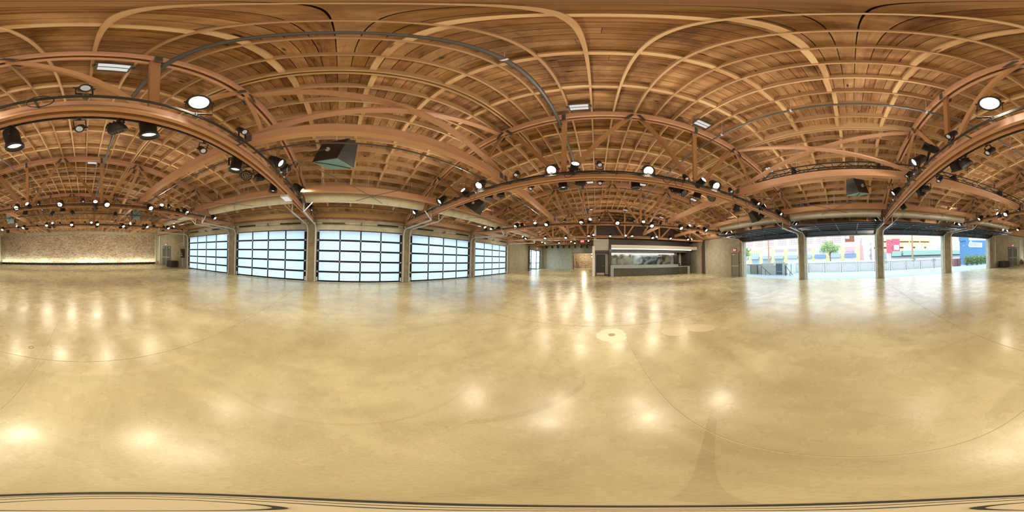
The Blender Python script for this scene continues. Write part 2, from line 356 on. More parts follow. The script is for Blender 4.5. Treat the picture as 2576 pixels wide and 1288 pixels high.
# made-up ring and disc for the stitching smear under the viewpoint
st = root('nadir_smear', (-0.01, -0.025, 0), 'round black rimmed plate lying on the floor at the picture\'s bottom edge', 'stitching smear')
def ring(cx, cy, r0, r1, h, n=48):
    m = MB()
    for i in range(n):
        a = 2*PI*i/n; b = 2*PI*(i+1)/n; q = []
        for z in (0.0, h):
            q += [(cx+r0*math.cos(a), cy+r0*math.sin(a), z), (cx+r1*math.cos(a), cy+r1*math.sin(a), z), (cx+r1*math.cos(b), cy+r1*math.sin(b), z), (cx+r0*math.cos(b), cy+r0*math.sin(b), z)]
        m.hexa(q)
    return m
obj('rim', ring(-0.01, -0.025, 0.118, 0.137, 0.006), 'rubber', st)
obj('plate', MB().cyl((-0.01, -0.025, 0), (-0.01, -0.025, 0.003), 0.117, 48), 'filler', st)
for r in (0.062, 0.085, 0.103): obj('smear_ring', ring(-0.01, -0.03, r, r+0.004, 0.0042), 'rubber', st)

# ------------------------------------------------------------------ ceiling: deck, boards, joists, blocking
def arcstrip(x0, x1, y0, y1, dz0, dz1, seg=1.1):
    n = max(1, int(math.ceil((x1-x0)/seg))); m = MB(); vs = []
    for i in range(n+1):
        x = x0+(x1-x0)*i/n; z, w = zr(x, y0), zr(x, y1); vs += [(x, y0, z+dz0), (x, y1, w+dz0), (x, y1, w+dz1), (x, y0, z+dz1)]
    fs = [(0, 3, 2, 1), tuple(n*4+k for k in range(4))]
    for i in range(n):
        a = 4*i; b = a+4
        for k in range(4): fs.append((a+k, a+(k+1) % 4, b+(k+1) % 4, b+k))
    return m.add(vs, [f[::-1] for f in fs])
dk = MB(); y = YBR-0.3
while y < YF+0.3: e = arcstrip(XA-0.35, XB+0.35, y, min(y+1.0, YF+0.3), 0.028, 0.16); dk.add(e.v, e.f); y += 1.0
ce = obj('ceiling', dk, 'deck', None, 'structure'); tag(ce, 'curved timber roof of boards on joists over the hall', 'ceiling')
PW = 0.192; rows = []; y = YBR+0.01
while y < YF: rows.append(y); y += PW
near = [r for r in rows if -5.7 < r < 7.3]
rnd = random.Random(3); cnt = 0; far = MB()
def pieces(r):
    x = XA; out = []
    off = rnd.random()*3.5
    while x < XB-0.01:
        L_ = (2.2+off if x == XA else 4.8+rnd.choice((0, 0.55, 1.1, 1.65)))
        x1 = min(XB, x+L_)
        if XB-x1 < 1.3: x1 = XB
        out.append((x, x1)); x = x1
    return out
for r in rows:
    for (a, b) in pieces(r):
        dz = rnd.uniform(0, 0.004)
        mb = arcstrip(a+0.002, b-0.002, r+0.005, r+PW-0.005, dz, 0.027)
        if r in near and cnt < 298: obj('plank', mb, 'plank', ce); cnt += 1
        else: far.add(mb.v, mb.f)
obj('plank', far, 'plank', ce, 'stuff')
JX = [0.43+0.555*i for i in range(-19, 22)]; JX = [x for x in JX if XA+0.05 < x < XB-0.05]
DBL = {-5, 8}
jl = []; bl = []
def jst(mb, xa, xb, ya, yb, dp):
    x = (xa+xb)/2; z, w = zr(x, ya)-0.001, zr(x, yb)-0.001
    mb.hexa([(xa, ya, z-dp), (xb, ya, z-dp), (xb, yb, w-dp), (xa, yb, w-dp), (xa, ya, z), (xb, ya, z), (xb, yb, w), (xa, yb, w)])
for k in range(-3, 5):
    for i in range(-19, 22):
        x = 0.43+0.555*i
        if not XA+0.05 < x < XB-0.05: continue
        y0 = yT(k, x)+0.01; y1 = yT(k+1, x)-0.01; d = min(abs(y0), abs(y1)) if y0*y1 > 0 else 0
        z = zr(x); deep = 0.235
        mb = MB()
        if i in DBL and not (k == 4 and x > 0):
            for q in (-0.05, 0.05): jst(mb, x+q-0.024, x+q+0.024, y0, y1, 0.27)
        else: jst(mb, x-0.023, x+0.023, y0, y1, deep)
        jl.append((d+abs(x)*0.3, mb, i in DBL))
        x2 = x+0.555
        if x2 > XB-0.05: x2 = XB-0.02
        for f in (0.16, 0.375, 0.585, 0.795):
            yy = y0+(y1-y0)*f + 0.02*((i*7+k*3) % 5-2)
            h = 0.19; w = 0.048; xa, xb = x+0.075 if i in DBL else x+0.024, (x2-0.075 if i+1 in DBL else x2-0.024)
            za, zb = zr(xa, yy)-0.012, zr(xb, yy)-0.012
            m2 = MB().hexa([(xa, yy-w, za-h), (xb, yy-w, zb-h), (xb, yy+w, zb-h), (xa, yy+w, za-h), (xa, yy-w, za), (xb, yy-w, zb), (xb, yy+w, zb), (xa, yy+w, za)])
            bl.append((abs(yy)+abs(x)*0.6, m2))
jl.sort(key=lambda t: t[0]); bl.sort(key=lambda t: t[0])
jf = MB(); bf = MB()
for n, (d, mb, db) in enumerate(jl):
    if n < 298: obj('joist', mb, 'rim' if db else 'joist', ce)
    else: jf.add(mb.v, mb.f)
for n, (d, mb) in enumerate(bl):
    if n < 298: obj('blocking', mb, 'block', ce)
    else: bf.add(mb.v, mb.f)
obj('joist', jf, 'joist', ce, 'stuff'); obj('blocking', bf, 'block', ce, 'stuff')

# ------------------------------------------------------------------ bowstring trusses
def chord_strip(k, x0, x1, yo, w, zf, h, n=28):
    m = MB(); vs = []
    for i in range(n+1):
        x = x0+(x1-x0)*i/n; yy = yT(k, x)+yo; z = zf(x)
        vs += [(x, yy-w/2, z), (x, yy+w/2, z), (x, yy+w/2, z+h), (x, yy-w/2, z+h)]
    fs = [(0, 3, 2, 1), tuple(n*4+q for q in range(4))]
    for i in range(n):
        a = 4*i; b = a+4
        for q in range(4): fs.append((a+q, a+(q+1) % 4, b+(q+1) % 4, b+q))
    return m.add(vs, [f[::-1] for f in fs])
def ztop(x): return zr(x)-0.237
UN = (0, 3.65, -3.65, 7.3, -7.3); LN = (1.85, -1.85, 5.5, -5.5, 9.2, -9.2)
def gusset(k, x, z, tilt):
    m = MB(); yy = yT(k, x); d = Vector((math.cos(tilt), 0, math.sin(tilt)))
    for s in (-1, 1):
        c = Vector((x, yy+s*0.115, z)); m.beam(c-d*0.17, c+d*0.17, 0.012, 0.10, (0, 0, 1) if abs(d.z) < 0.9 else (1, 0, 0))
        for q in (-0.1, 0, 0.1): m.cyl(c+d*q, c+d*q+Vector((0, s*0.016, 0)), 0.016, 6)
    return m
for k in range(-2, 5):
    t = root('roof_truss', (XC, yT(k, XC), 3.9), 'curved timber roof truss, %s counted from the brick wall' % ORD[k], 'truss', 'bowstring roof trusses')
    for s in (-1, 1):
        obj('bottom_chord', chord_strip(k, XA+0.02, XB-0.02, s*0.07, 0.07, camber, 0.20), 'chord', t)
        obj('top_chord', chord_strip(k, XA+0.02, XB-0.02, s*0.07, 0.07, lambda x: ztop(x)-0.22, 0.22), 'chord', t)
    def strut(a, b):
        (xa, za), (xb, zb) = a, b
        pa = Vector((xa, yT(k, xa), za)); pb = Vector((xb, yT(k, xb), zb)); L_ = (pb-pa).length
        me = MB().box(-0.068, 0.068, -0.032, 0.032, 0, L_).mesh('strut'); me.materials.append(M['strut'])
        d = (pb-pa).normalized(); y_ = Vector((0, 1, 0)); x_ = y_.cross(d).normalized(); y_ = d.cross(x_)
        o = link('strut', me, t, pa-WORLD[t]); o.rotation_euler = Matrix((x_, y_, d)).transposed().to_euler()
    def U(d): return (XC+d, ztop(XC+d)-0.14)
    def Lw(d): return (XC+d, camber(XC+d)+0.1)
    for u in UN:
        for l in LN:
            if abs(abs(u-l)-1.85) < 0.06 or abs(abs(u-l)-1.9) < 0.06:
                ua = U(u+0.1*(1 if l > u else -1)); lb = Lw(l-0.12*(1 if l > u else -1)); strut(ua, lb)
                a = math.atan2(ua[1]-lb[1], ua[0]-lb[0]); obj('gusset_plate', gusset(k, ua[0]-0.12*math.cos(a), ua[1]-0.12*math.sin(a), a), 'steel', t)
    for l in LN[:4]:
        strut(U(l), Lw(l)); obj('gusset_plate', gusset(k, XC+l, ztop(XC+l)-0.2, PI/2), 'steel', t)
    obj('strut_end', MB().beam((XC+9.2, yT(k, XC+9.2), camber(XC+9.2)+0.1), (XC+9.2, yT(k, XC+9.2), ztop(XC+9.2)-0.2), 0.06, 0.1, (1, 0, 0)), 'chord', t)

# ------------------------------------------------------------------ long beams between the trusses, bracing, rods
BAYN = {-3: 'bay beside the brick wall', -2: 'second bay from the brick wall', -1: 'third bay from the brick wall', 0: 'middle bay', 1: 'bay just past the middle bay',
        2: 'third bay from the far plaster wall', 3: 'second bay from the far plaster wall', 4: 'bay beside the far plaster wall'}
BEAMS = [(-2.80, 4.30, 'inner', 'closed'), (-6.25, 4.26, 'outer', 'closed'), (4.75, 4.24, 'inner', 'open'), (8.25, 4.20, 'outer', 'open')]
for k in range(-3, 5):
    for (x, z, io, side) in BEAMS:
        if x > 0 and k >= 3: continue
        ya, yb = yT(k, x)+0.03, yT(k+1, x)-0.03
        o = root('timber_beam', (x, (ya+yb)/2, z), '%s timber beam in the %s, toward %s doors' % (io, BAYN[k], side), 'beam', 'long timber beams between trusses')
        obj('timber', MB().box(x-0.085, x+0.085, ya, yb, z, z+0.24), 'beam', o)
        mb = MB()
        for yy in (ya+0.1, yb-0.1): mb.box(x-0.10, x+0.10, yy-0.07, yy+0.07, z+0.05, z+0.25)
        obj('hanger_plate', mb, 'steel', o)
        if io == 'inner' and k in (-2, 0, 2):
            c = root('cross_brace', (x, (ya+yb)/2, 5.4), 'crossed timber braces above the beam, %s, %s side' % (BAYN[k], side), 'brace', 'crossed timber braces')
            zt = ztop(x)-0.15; zb = z+0.28
            obj('brace', MB().beam((x-0.035, ya+0.12, zb), (x-0.035, yb-0.12, zt), 0.06, 0.17, (1, 0, 0)), 'beam', c)
            obj('brace', MB().beam((x+0.035, ya+0.12, zt), (x+0.035, yb-0.12, zb), 0.06, 0.17, (1, 0, 0)), 'beam', c)
for k in range(-2, 4):
    for (xa, xb, side) in ((-3.0, -9.9, 'closed'), (4.9, 11.6, 'open')):
        if xa > 0 and k > 1: continue
        c = root('tie_rod_cross', ((xa+xb)/2, (yT(k, xa)+yT(k+1, xb))/2, 4.22), 'crossed thin steel tie rods, %s, toward the %s doors' % (BAYN[k], side), 'tie rods', 'crossed steel tie rods')
        obj('rod', MB().cyl((xa, yT(k, xa)+0.1, 4.22), (xb, yT(k+1, xb)-0.1, 4.16), 0.011, 6), 'steel', c)
        obj('rod', MB().cyl((xa, yT(k+1, xa)-0.1, 4.24), (xb, yT(k, xb)+0.1, 4.18), 0.011, 6), 'steel', c)

# ------------------------------------------------------------------ walls
DOORS_A = [(-13.61, -8.30), (-7.51, -2.14), (-1.49, 4.03), (4.62, 10.30), (10.91, 16.53)]
DOORS_B = [(-13.48, -8.45), (-7.60, -2.41), (-1.77, 3.53), (4.16, 9.56)]
ZD = 3.30
wl = MB(); T = 0.40
def wall_run(mb, x0, x1, ops, ya, yb, ztop_):
    y = ya
    for (a, b, h) in ops:
        mb.box(x0, x1, y, a, 0, ztop_); mb.box(x0, x1, a, b, h, ztop_); y = b
    mb.box(x0, x1, y, yb, 0, ztop_)
wall_run(wl, XA-T, XA, [(a, b, ZD) for a, b in DOORS_A]+[(23.2, 28.9, 3.36)], YBR-0.3, YF+0.3, 4.62)
wl_o = obj('wall_left', wl, 'concrete', None, 'structure'); tag(wl_o, 'concrete side wall holding the five closed garage doors', 'wall')
wr = MB(); wall_run(wr, XB, XB+T, [(a, b, ZD) for a, b in DOORS_B], YBR-0.3, YF+0.3, 4.62)
wr_o = obj('wall_right', wr, 'concrete', None, 'structure'); tag(wr_o, 'concrete side wall with four open garage doorways to the patio', 'wall')
for (wo, X, s, ops) in ((wl_o, XA, 1, DOORS_A), (wr_o, XB, -1, DOORS_B)):
    ed = [o for ab in ops for o in ab]
    for i in range(1, len(ed)-1, 2):
        y0, y1 = ed[i]+0.02, ed[i+1]-0.02; xx = sorted((X+s*0.002, X+s*0.09)); obj('pillar', MB().box(xx[0], xx[1], y0, y1, 0, 3.95), 'pillar_concrete', wo)
    for (y0, y1) in ((ed[0]-0.62, ed[0]-0.02), (ed[-1]+0.02, ed[-1]+0.62)):
        if s < 0 and y0 > 0: y1 = y0+0.34
        xx = sorted((X+s*0.002, X+s*0.09)); obj('pillar', MB().box(xx[0], xx[1], y0, y1, 0, 3.95), 'pillar_concrete', wo)
    # brick courses and the drilled rim board under the eaves
    for bay in range(-3, 5):
        ya, yb = yT(bay, X)+0.25, yT(bay+1, X)-0.25; xx = sorted((X+s*0.004, X+s*0.05))
        rb = obj('rim_board', MB().box(xx[0], xx[1], ya, yb, 4.14, 4.40), 'rim', wo)
        m = MB(); n = int((yb-ya)/0.42)
        for q in range(n):
            yy = ya+0.25+q*0.42; m.cyl((X+s*0.05, yy, 4.22+0.09*(q % 2)), (X+s*0.062, yy, 4.22+0.09*(q % 2)), 0.017, 8)
        obj('bolt', m, 'steel', rb, 'stuff')
    m = MB(); rnd = random.Random(5)
    for c in range(2):
        yy = YBR+0.02+0.1*c
        while yy < YF-0.2:
            xx = sorted((X+s*0.002, X+s*(0.012+rnd.random()*0.008))); m.box(xx[0], xx[1], yy, yy+0.195, 3.985+c*0.072, 3.985+c*0.072+0.064); yy += 0.205
    obj('brick_course', m, 'brick_red', wo, 'stuff')
# brick end wall
wb = obj('wall_back', MB().box(XA-T, XB+T, YBR-0.5, YBR-0.05, 0, 4.75), 'mortar', None, 'structure'); tag(wb, 'pale brick end wall washed by floor lights', 'wall')
m = MB(); rnd = random.Random(11); z = 0.01; c = 0
while z < 4.0:
    x = XA+0.02-(0.11 if c % 2 else 0)
    while x < XB-0.05:
        a, b = max(x, XA+0.02), min(x+0.212, XB-0.02)
        if b-a > 0.03: m.box(a, b, YBR-0.06, YBR-0.012+rnd.random()*0.014, z, z+0.066)
        x += 0.224
    z += 0.077; c += 1
obj('brick', m, 'brick', wb, 'stuff')
obj('bond_beam', MB().box(XA, XB, YBR-0.04, YBR+0.06, 4.05, 4.44), 'concrete', wb)
for (x0, x1) in ((XA, XA+0.22), (XB-0.12, XB)): obj('corner_pier', MB().box(x0, x1, YBR-0.04, YBR+0.35, 0, 4.5), 'concrete', wb)
# far plaster wall with an opening to a brick room
wf = MB(); wf.box(XA, -4.25, YF, YF+0.3, 0, 4.9); wf.box(-4.25, -0.2, YF, YF+0.3, 3.02, 4.9); wf.box(-0.2, XB, YF, YF+0.3, 0, 4.9)
wf_o = obj('wall_front', wf, 'concrete_cool', None, 'structure'); tag(wf_o, 'cool grey plaster end wall beyond the bar with a wide opening', 'wall')
obj('pier', MB().box(-4.6, -4.27, YF-0.08, YF+0.01, 0, 3.95), 'concrete', wf_o); obj('pier', MB().box(XA, XA+0.65, YF-0.08, YF+0.01, 0, 4.1), 'concrete', wf_o)
obj('opening_trim', MB().box(-4.27, -4.19, YF-0.03, YF+0.3, 0, 3.02).box(-4.27, -0.3, YF-0.03, YF+0.3, 3.02, 3.1), 'dark_brown', wf_o)
m = MB(); rnd = random.Random(12); z = 0.0; c = 0
while z < 3.3:
    x = -6-(0.11 if c % 2 else 0)
    while x < 1: m.box(x, x+0.212, YF+5.0, YF+5.15+rnd.random()*0.02-0.14, z, z+0.068); x += 0.224
    z += 0.077; c += 1
rm = obj('wall_back_room', MB().box(-6, 1, YF+5.05, YF+5.4, 0, 3.6).box(-6.2, -6, YF+0.3, YF+5.4, 0, 3.6).box(1, 1.2, YF+0.3, YF+5.4, 0, 3.6).box(-6.2, 1.2, YF+0.3, YF+5.4, 3.4, 3.6), 'mortar', None, 'structure'); tag(rm, 'small brick lined room seen through the far opening', 'wall')
obj('brick', m, 'brick', rm, 'stuff')
for i in range(9):
    x = -9.4+i*1.1; obj('beam_end', MB().box(x-0.12, x+0.12, YF-0.5, YF+0.02, 3.96, 4.34), 'dark_brown', wf_o)
for i, x in enumerate((-3.9, -3.72, -3.5)):
    o = root('leaning_plank', (x, YF+4.5, 0), ('tallest', 'middle', 'shortest')[i]+' dark plank leaning in the brick room beyond the opening', 'plank', 'planks leaning in the brick room')
    obj('board', MB().beam((x, YF+4.3, 0), (x-0.25, YF+4.85, 1.5-0.3*i), 0.09, 0.04), 'dark_brown', o)

# ------------------------------------------------------------------ garage doors
DN = ['nearest the brick wall', 'second from the brick wall', 'in the middle', 'second from the entrance end', 'nearest the glazed entrance']
def hinge(mb, c, n):   # a pair of white hinge leaves
    c = Vector(c)
    for s in (-1, 1): mb.add([tuple(c+Vector(q)) for q in [(0.001*n, s*0.03-0.018, -0.05), (0.014*n, s*0.03-0.018, -0.05), (0.014*n, s*0.03+0.018, -0.05), (0.001*n, s*0.03+0.018, -0.05), (0.001*n, s*0.03-0.018, 0.05), (0.014*n, s*0.03-0.018, 0.05), (0.014*n, s*0.03+0.018, 0.05), (0.001*n, s*0.03+0.018, 0.05)]],
                    [(3, 2, 1, 0), (4, 5, 6, 7), (0, 1, 5, 4), (1, 2, 6, 5), (2, 3, 7, 6), (3, 0, 4, 7)] if n > 0 else [(0, 1, 2, 3), (7, 6, 5, 4), (4, 5, 1, 0), (5, 6, 2, 1), (6, 7, 3, 2), (7, 4, 0, 3)])
def bar(mb, p, q, a, b): mb.box(min(p[0], q[0])-a, max(p[0], q[0])+a, min(p[1], q[1])-b, max(p[1], q[1])+b, p[2], q[2])
for n, (y0, y1) in enumerate(DOORS_A):
    d = root('door_%d' % (n+1), (XA, (y0+y1)/2, 0), 'closed garage door of twenty frosted panes, '+DN[n], 'garage door', 'closed frosted garage doors', 'structure')
    X0, X1 = XA-0.055, XA-0.004; sw = 0.16; rh = ZD/5; pw = (y1-y0-2*sw)/4
    for (a, b) in ((y0+0.004, y0+sw), (y1-sw, y1-0.004)): obj('stile', MB().box(X0, X1, a, b, 0.01, ZD-0.002), 'black', d)
    for r in range(6):
        z = r*rh; obj('rail', MB().box(X0, X1, y0+sw, y1-sw, max(0.01, z-0.052 if r not in (0,) else 0.01), min(ZD-0.002, z+0.052 if r else 0.11)), 'black', d)
    for c_ in (1, 2, 3):
        yy = y0+sw+c_*pw
        for r in range(5): obj('mullion', MB().box(X0, X1-0.004, yy-0.036, yy+0.036, r*rh+(0.052 if r else 0.11), (r+1)*rh-0.052), 'black', d)
    for r in range(5):
        for c_ in range(4):
            obj('pane', MB().box(XA-0.036, XA-0.026, y0+sw+c_*pw+(0.03 if c_ else 0), y0+sw+(c_+1)*pw-(0.03 if c_ < 3 else 0), r*rh+(0.045 if r else 0.10), (r+1)*rh-0.045), 'pane', d)
    for r in range(1, 5):
        for yy in (y0+0.08, y1-0.08):
            h = MB(); hinge(h, (XA-0.004, yy, r*rh), 1); obj('hinge', h, 'galv', d)
        for c_ in (1, 2, 3): obj('hinge', MB().box(XA-0.004, XA+0.01, y0+sw+c_*pw-0.022, y0+sw+c_*pw+0.022, r*rh-0.05, r*rh+0.05), 'galv', d)
    for yy in (y0+0.05, y1-0.05): obj('bottom_bracket', MB().box(XA-0.004, XA+0.012, yy-0.05, yy+0.05, 0.06, 0.32), 'galv', d)
    for yy in (y0+0.08, y1-0.08): obj('top_bracket', MB().box(XA-0.004, XA+0.012, yy-0.07, yy+0.07, 3.18, 3.21).box(XA-0.004, XA+0.012, yy-0.07, yy+0.07, 3.24, 3.27), 'galv', d)
    sp = root('torsion_spring_shaft', (XA+0.17, (y0+y1)/2, 3.7), 'steel shaft with torsion springs above the garage door '+DN[n], 'door spring', 'torsion springs over the closed doors')
    obj('shaft', MB().cyl((XA+0.17, y0-0.1, 3.7), (XA+0.17, y1+0.1, 3.7), 0.014, 8), 'galv', sp)
    for (a, b) in ((y0+0.35, y0+1.75), (y1-1.75, y1-0.35)):
        s_ = MB()
        for q in range(28): s_.cyl((XA+0.17, a+(b-a)*q/28, 3.7), (XA+0.17, a+(b-a)*(q+0.7)/28, 3.7), 0.045, 8)
        obj('spring', s_, 'black', sp)
    m = MB()
    for yy in (y0-0.06, (y0+y1)/2, y1+0.06): m.box(XA+0.002 if abs(yy-(y0+y1)/2) < 1 else XA+0.092, XA+0.20, yy-0.02, yy+0.02, 3.62, 3.78)
    obj('bearing_plate', m, 'steel', sp)
    for yy in (y0-0.1, y1+0.1): obj('cable_drum', MB().cyl((XA+0.17, yy-0.03, 3.7), (XA+0.17, yy+0.03, 3.7), 0.065, 14), 'galv', sp)
def track(x0, s, y, zh, xe, r, mat_='galv'):
    """C channel from the floor up the jamb, round the bend and inward along s."""
    pts = [(x0, y, 0.02), (x0, y, zh-r)]
    for i in range(1, 9): a = PI/2*i/8; pts.append((x0+s*r*(1-math.cos(a)), y, zh-r+r*math.sin(a)))
    pts.append((xe, y, zh)); m = MB()
    for i in range(len(pts)-1):
        a, b = Vector(pts[i]), Vector(pts[i+1])
        d = (b-a).normalized(); nrm = Vector((d.z, 0, -d.x))*0.028
        m.beam(a, b, 0.09, 0.008, (d.z, 0, -d.x)); m.beam(a+nrm, b+nrm, 0.008, 0.05, (d.z, 0, -d.x)); 
    return m
EN = ['brick wall edge', 'entrance edge']
for (DO, X, s, xe, side, NM) in ((DOORS_A, XA+0.10, 1, -6.62, 'closed', DN), (DOORS_B, XB-0.10, -1, 9.05, 'open', ['nearest the brick wall', 'third from the bar', 'second from the bar', 'nearest the bar'])):
    for n, (y0, y1) in enumerate(DO):
        for e, yy in enumerate((y0-0.07, y1+0.07)):
            t = root('door_track', (X, yy, 0), 'galvanised track, %s of the %s garage door %s' % (EN[e], side, NM[n]), 'door track', 'galvanised door tracks')
            jy = yy+(0.075 if (e == 0) == (True) else -0.075)*-1; a_, b_ = sorted((X-s*0.098, X-s*0.03))
            obj('jamb_angle', MB().box(a_, b_, jy-0.035, jy+0.035, 0.02, 3.2), 'galv', t)
            obj('channel', track(X, s, yy, 3.56, xe, 0.42), 'galv', t)
            ky = min(range(-2, 5), key=lambda q: abs(yT(q, xe)-yy)); dy = yT(ky, xe)-yy
            top = camber(xe)+0.08; hx = xe+s*(-0.03)
            obj('hanger', MB().beam((hx, yy, 3.54), (hx-s*0.02, yy, top), 0.04, 0.04, (0, 1, 0)), 'galv', t)
            obj('hanger', MB().beam((hx, yy, 3.54), (hx+s*0.05, yy+(0.38 if dy < 0 else -0.38), top), 0.04, 0.03, (0, 1, 0)), 'galv', t)
            m = MB()
            for z in (0.4, 1.2, 2.0, 2.8): m.box(min(X-s*0.02, X+s*0.02), max(X-s*0.02, X+s*0.02), yy-0.045, yy+0.045, z, z+0.08)
            obj('jamb_bracket', m, 'galv', t)
# raised doors over the patio side
for n, (y0, y1) in enumerate(DOORS_B):
    d = root('door_%d' % (n+6), (10.4, (y0+y1)/2, 3.5), 'raised frosted garage door lying overhead, '+['nearest the brick wall', 'third from the bar', 'second from the bar', 'nearest the bar'][n], 'garage door', 'raised garage doors', 'structure')
    secs = [(8.80+0.655*i, 3.60, 8.80+0.655*(i+1)-0.012, 3.60) for i in range(4)]+[(11.43, 3.585, 12.02, 3.34)]
    pw = (y1-y0-0.32)/4
    for (xa, za, xb, zb) in secs:
        def pt(u, yy, w): L_ = math.hypot(xb-xa, zb-za); dx, dz = (xb-xa)/L_, (zb-za)/L_; return (xa+dx*u*L_+(-dz)*w*-1*-1, yy, za+dz*u*L_+dx*w)
        def slab(u0, u1, a, b, w0, w1): return MB().hexa([pt(u0, a, w0), pt(u1, a, w0), pt(u1, b, w0), pt(u0, b, w0), pt(u0, a, w1), pt(u1, a, w1), pt(u1, b, w1), pt(u0, b, w1)])
        for (u0, u1) in ((0, 0.11), (0.89, 1)): obj('rail', slab(u0, u1, y0+0.01, y1-0.01, -0.025, 0.025), 'black', d)
        for (a, b) in ((y0+0.01, y0+0.16), (y1-0.16, y1-0.01)): obj('stile', slab(0.11, 0.89, a, b, -0.025, 0.025), 'black', d)
        for c_ in (1, 2, 3): obj('mullion', slab(0.11, 0.89, y0+0.16+c_*pw-0.03, y0+0.16+c_*pw+0.03, -0.025, 0.02), 'black', d)
        for c_ in range(4): obj('pane', slab(0.11, 0.89, y0+0.16+c_*pw+(0.03 if c_ else 0), y0+0.16+(c_+1)*pw-(0.03 if c_ < 3 else 0), -0.006, 0.006), 'pane_shaded', d)
        if xb < 12:
            for c_ in (0, 1, 2, 3, 4): obj('hinge', MB().box(xb-0.05, xb+0.05, y0+0.16+c_*pw-0.025 if c_ else y0+0.06, y0+0.16+c_*pw+0.025 if c_ else y0+0.11, 3.558, 3.573), 'galv', d)
    obj('bottom_seal', MB().box(12.0, 12.05, y0+0.01, y1-0.01, 3.31, 3.345), 'rubber', d)
# ------------------------------------------------------------------ doors, signs and boxes along the side walls
def exit_sign(x, y, z, s, lab, axis='y', hang=None):
    e = root('exit_sign', (x, y, z), lab, 'exit sign')
    if axis == 'y':
        a, b = sorted((x, x+s*0.05))
        obj('housing', MB().box(a, b, y-0.20, y+0.20, z-0.12, z+0.12), 'red', e); a2, b2 = sorted((x+s*0.05, x+s*0.056))
        obj('face', MB().box(a2, b2, y-0.185, y+0.185, z-0.105, z+0.105), 'exit_red', e)
        text('lettering', 'EXIT', 0.17, 'exit_text', e, (x+s*0.059, y, z), (PI/2, 0, PI/2*s))
    else:
        obj('housing', MB().box(x-0.2, x+0.2, y-0.025, y+0.025, z-0.12, z+0.12), 'red', e)
        obj('face', MB().box(x-0.185, x+0.185, y-0.031, y-0.025, z-0.105, z+0.105), 'exit_red', e)
        text('lettering', 'EXIT', 0.17, 'exit_text', e, (x, y-0.034, z), (PI/2, 0, 0))
    obj('canopy', MB().box(x-0.06, x+0.06, y-0.09, y+0.09, z+0.12, z+0.15), 'black', e)
    if hang: obj('stem', MB().cyl((x+s*0.02, y, z+0.15), (x+s*0.02, y, hang), 0.008, 6), 'galv', e)
    return e
def double_door(name, X, s, y0, y1, lab):
    d = root(name, (X, (y0+y1)/2, 0), lab, 'door', None, 'structure'); H = 2.42
    def bx(a, b, c, e, f, g): q = sorted((X+s*a, X+s*b)); return MB().box(q[0], q[1], c, e, f, g)
    for (a, b) in ((y0, y0+0.07), (y1-0.07, y1)): obj('frame', bx(0.002, 0.06, a, b, 0, H), 'door_grey', d)
    obj('frame', bx(0.002, 0.06, y0+0.07, y1-0.07, H-0.07, H), 'door_grey', d); ym = (y0+y1)/2
    for (a, b, t) in ((y0+0.075, ym-0.004, 1), (ym+0.004, y1-0.075, -1)):
        lf = obj('leaf', bx(0.004, 0.045, a, b, 0.01, H-0.075), 'door_grey', d)
        obj('panic_bar', bx(0.07, 0.11, a+0.06, b-0.06, 1.02, 1.07), 'galv', lf); q = sorted((a, b))
        obj('closer', bx(0.045, 0.10, (a+0.08) if t > 0 else b-0.40, (a+0.40) if t > 0 else b-0.08, H-0.2, H-0.13), 'galv', lf)
    obj('astragal', bx(0.045, 0.058, ym-0.02, ym+0.02, 0.02, H-0.08), 'galv', d)
    return d
double_door('door_10', XA, 1, -19.36, -17.25, 'grey double exit doors left of the closed garage doors beside the brick wall')
double_door('door_11', XB, -1, -19.33, -17.22, 'grey double exit doors on the patio side beside the brick wall')
exit_sign(XA+0.01, -18.4, 2.68, 1, 'red exit sign over the double doors left of the closed garage doors', 'y', 3.9)
exit_sign(XB-0.01, -18.3, 2.68, -1, 'red exit sign over the double doors on the patio side', 'y', 3.9)
d = root('door_12', (XB, 10.6, 0), 'single olive exit door with a push bar, between bar and patio doorways', 'door', None, 'structure')
for (a, b) in ((10.10, 10.15), (11.02, 11.08)): obj('frame', MB().box(XB-0.06, XB-0.002, a, b, 0, 2.34), 'door_grey', d)
obj('frame', MB().box(XB-0.06, XB-0.002, 10.15, 11.02, 2.29, 2.34), 'door_grey', d)
lf = obj('leaf', MB().box(XB-0.045, XB-0.004, 10.155, 11.015, 0.01, 2.285), 'door_olive', d)
obj('panic_bar', MB().box(XB-0.11, XB-0.07, 10.18, 10.98, 1.0, 1.06).box(XB-0.07, XB-0.045, 10.17, 10.25, 0.98, 1.1), 'white', lf); obj('closer', MB().box(XB-0.10, XB-0.045, 10.62, 10.96, 2.12, 2.2), 'white', lf)
exit_sign(XB-0.03, 10.60, 2.60, -1, 'red exit sign hanging over the single olive door', 'y', 3.9)
o = root('call_box', (XB-0.12, 9.95, 0), 'small red alarm and switch boxes on the post beside the single door', 'alarm')
obj('alarm', MB().box(XB-0.13, XB-0.09, 9.90, 10.0, 2.34, 2.46), 'red', o); obj('switch', MB().box(XB-0.12, XB-0.09, 9.90, 9.98, 1.3, 1.42), 'steel', o)
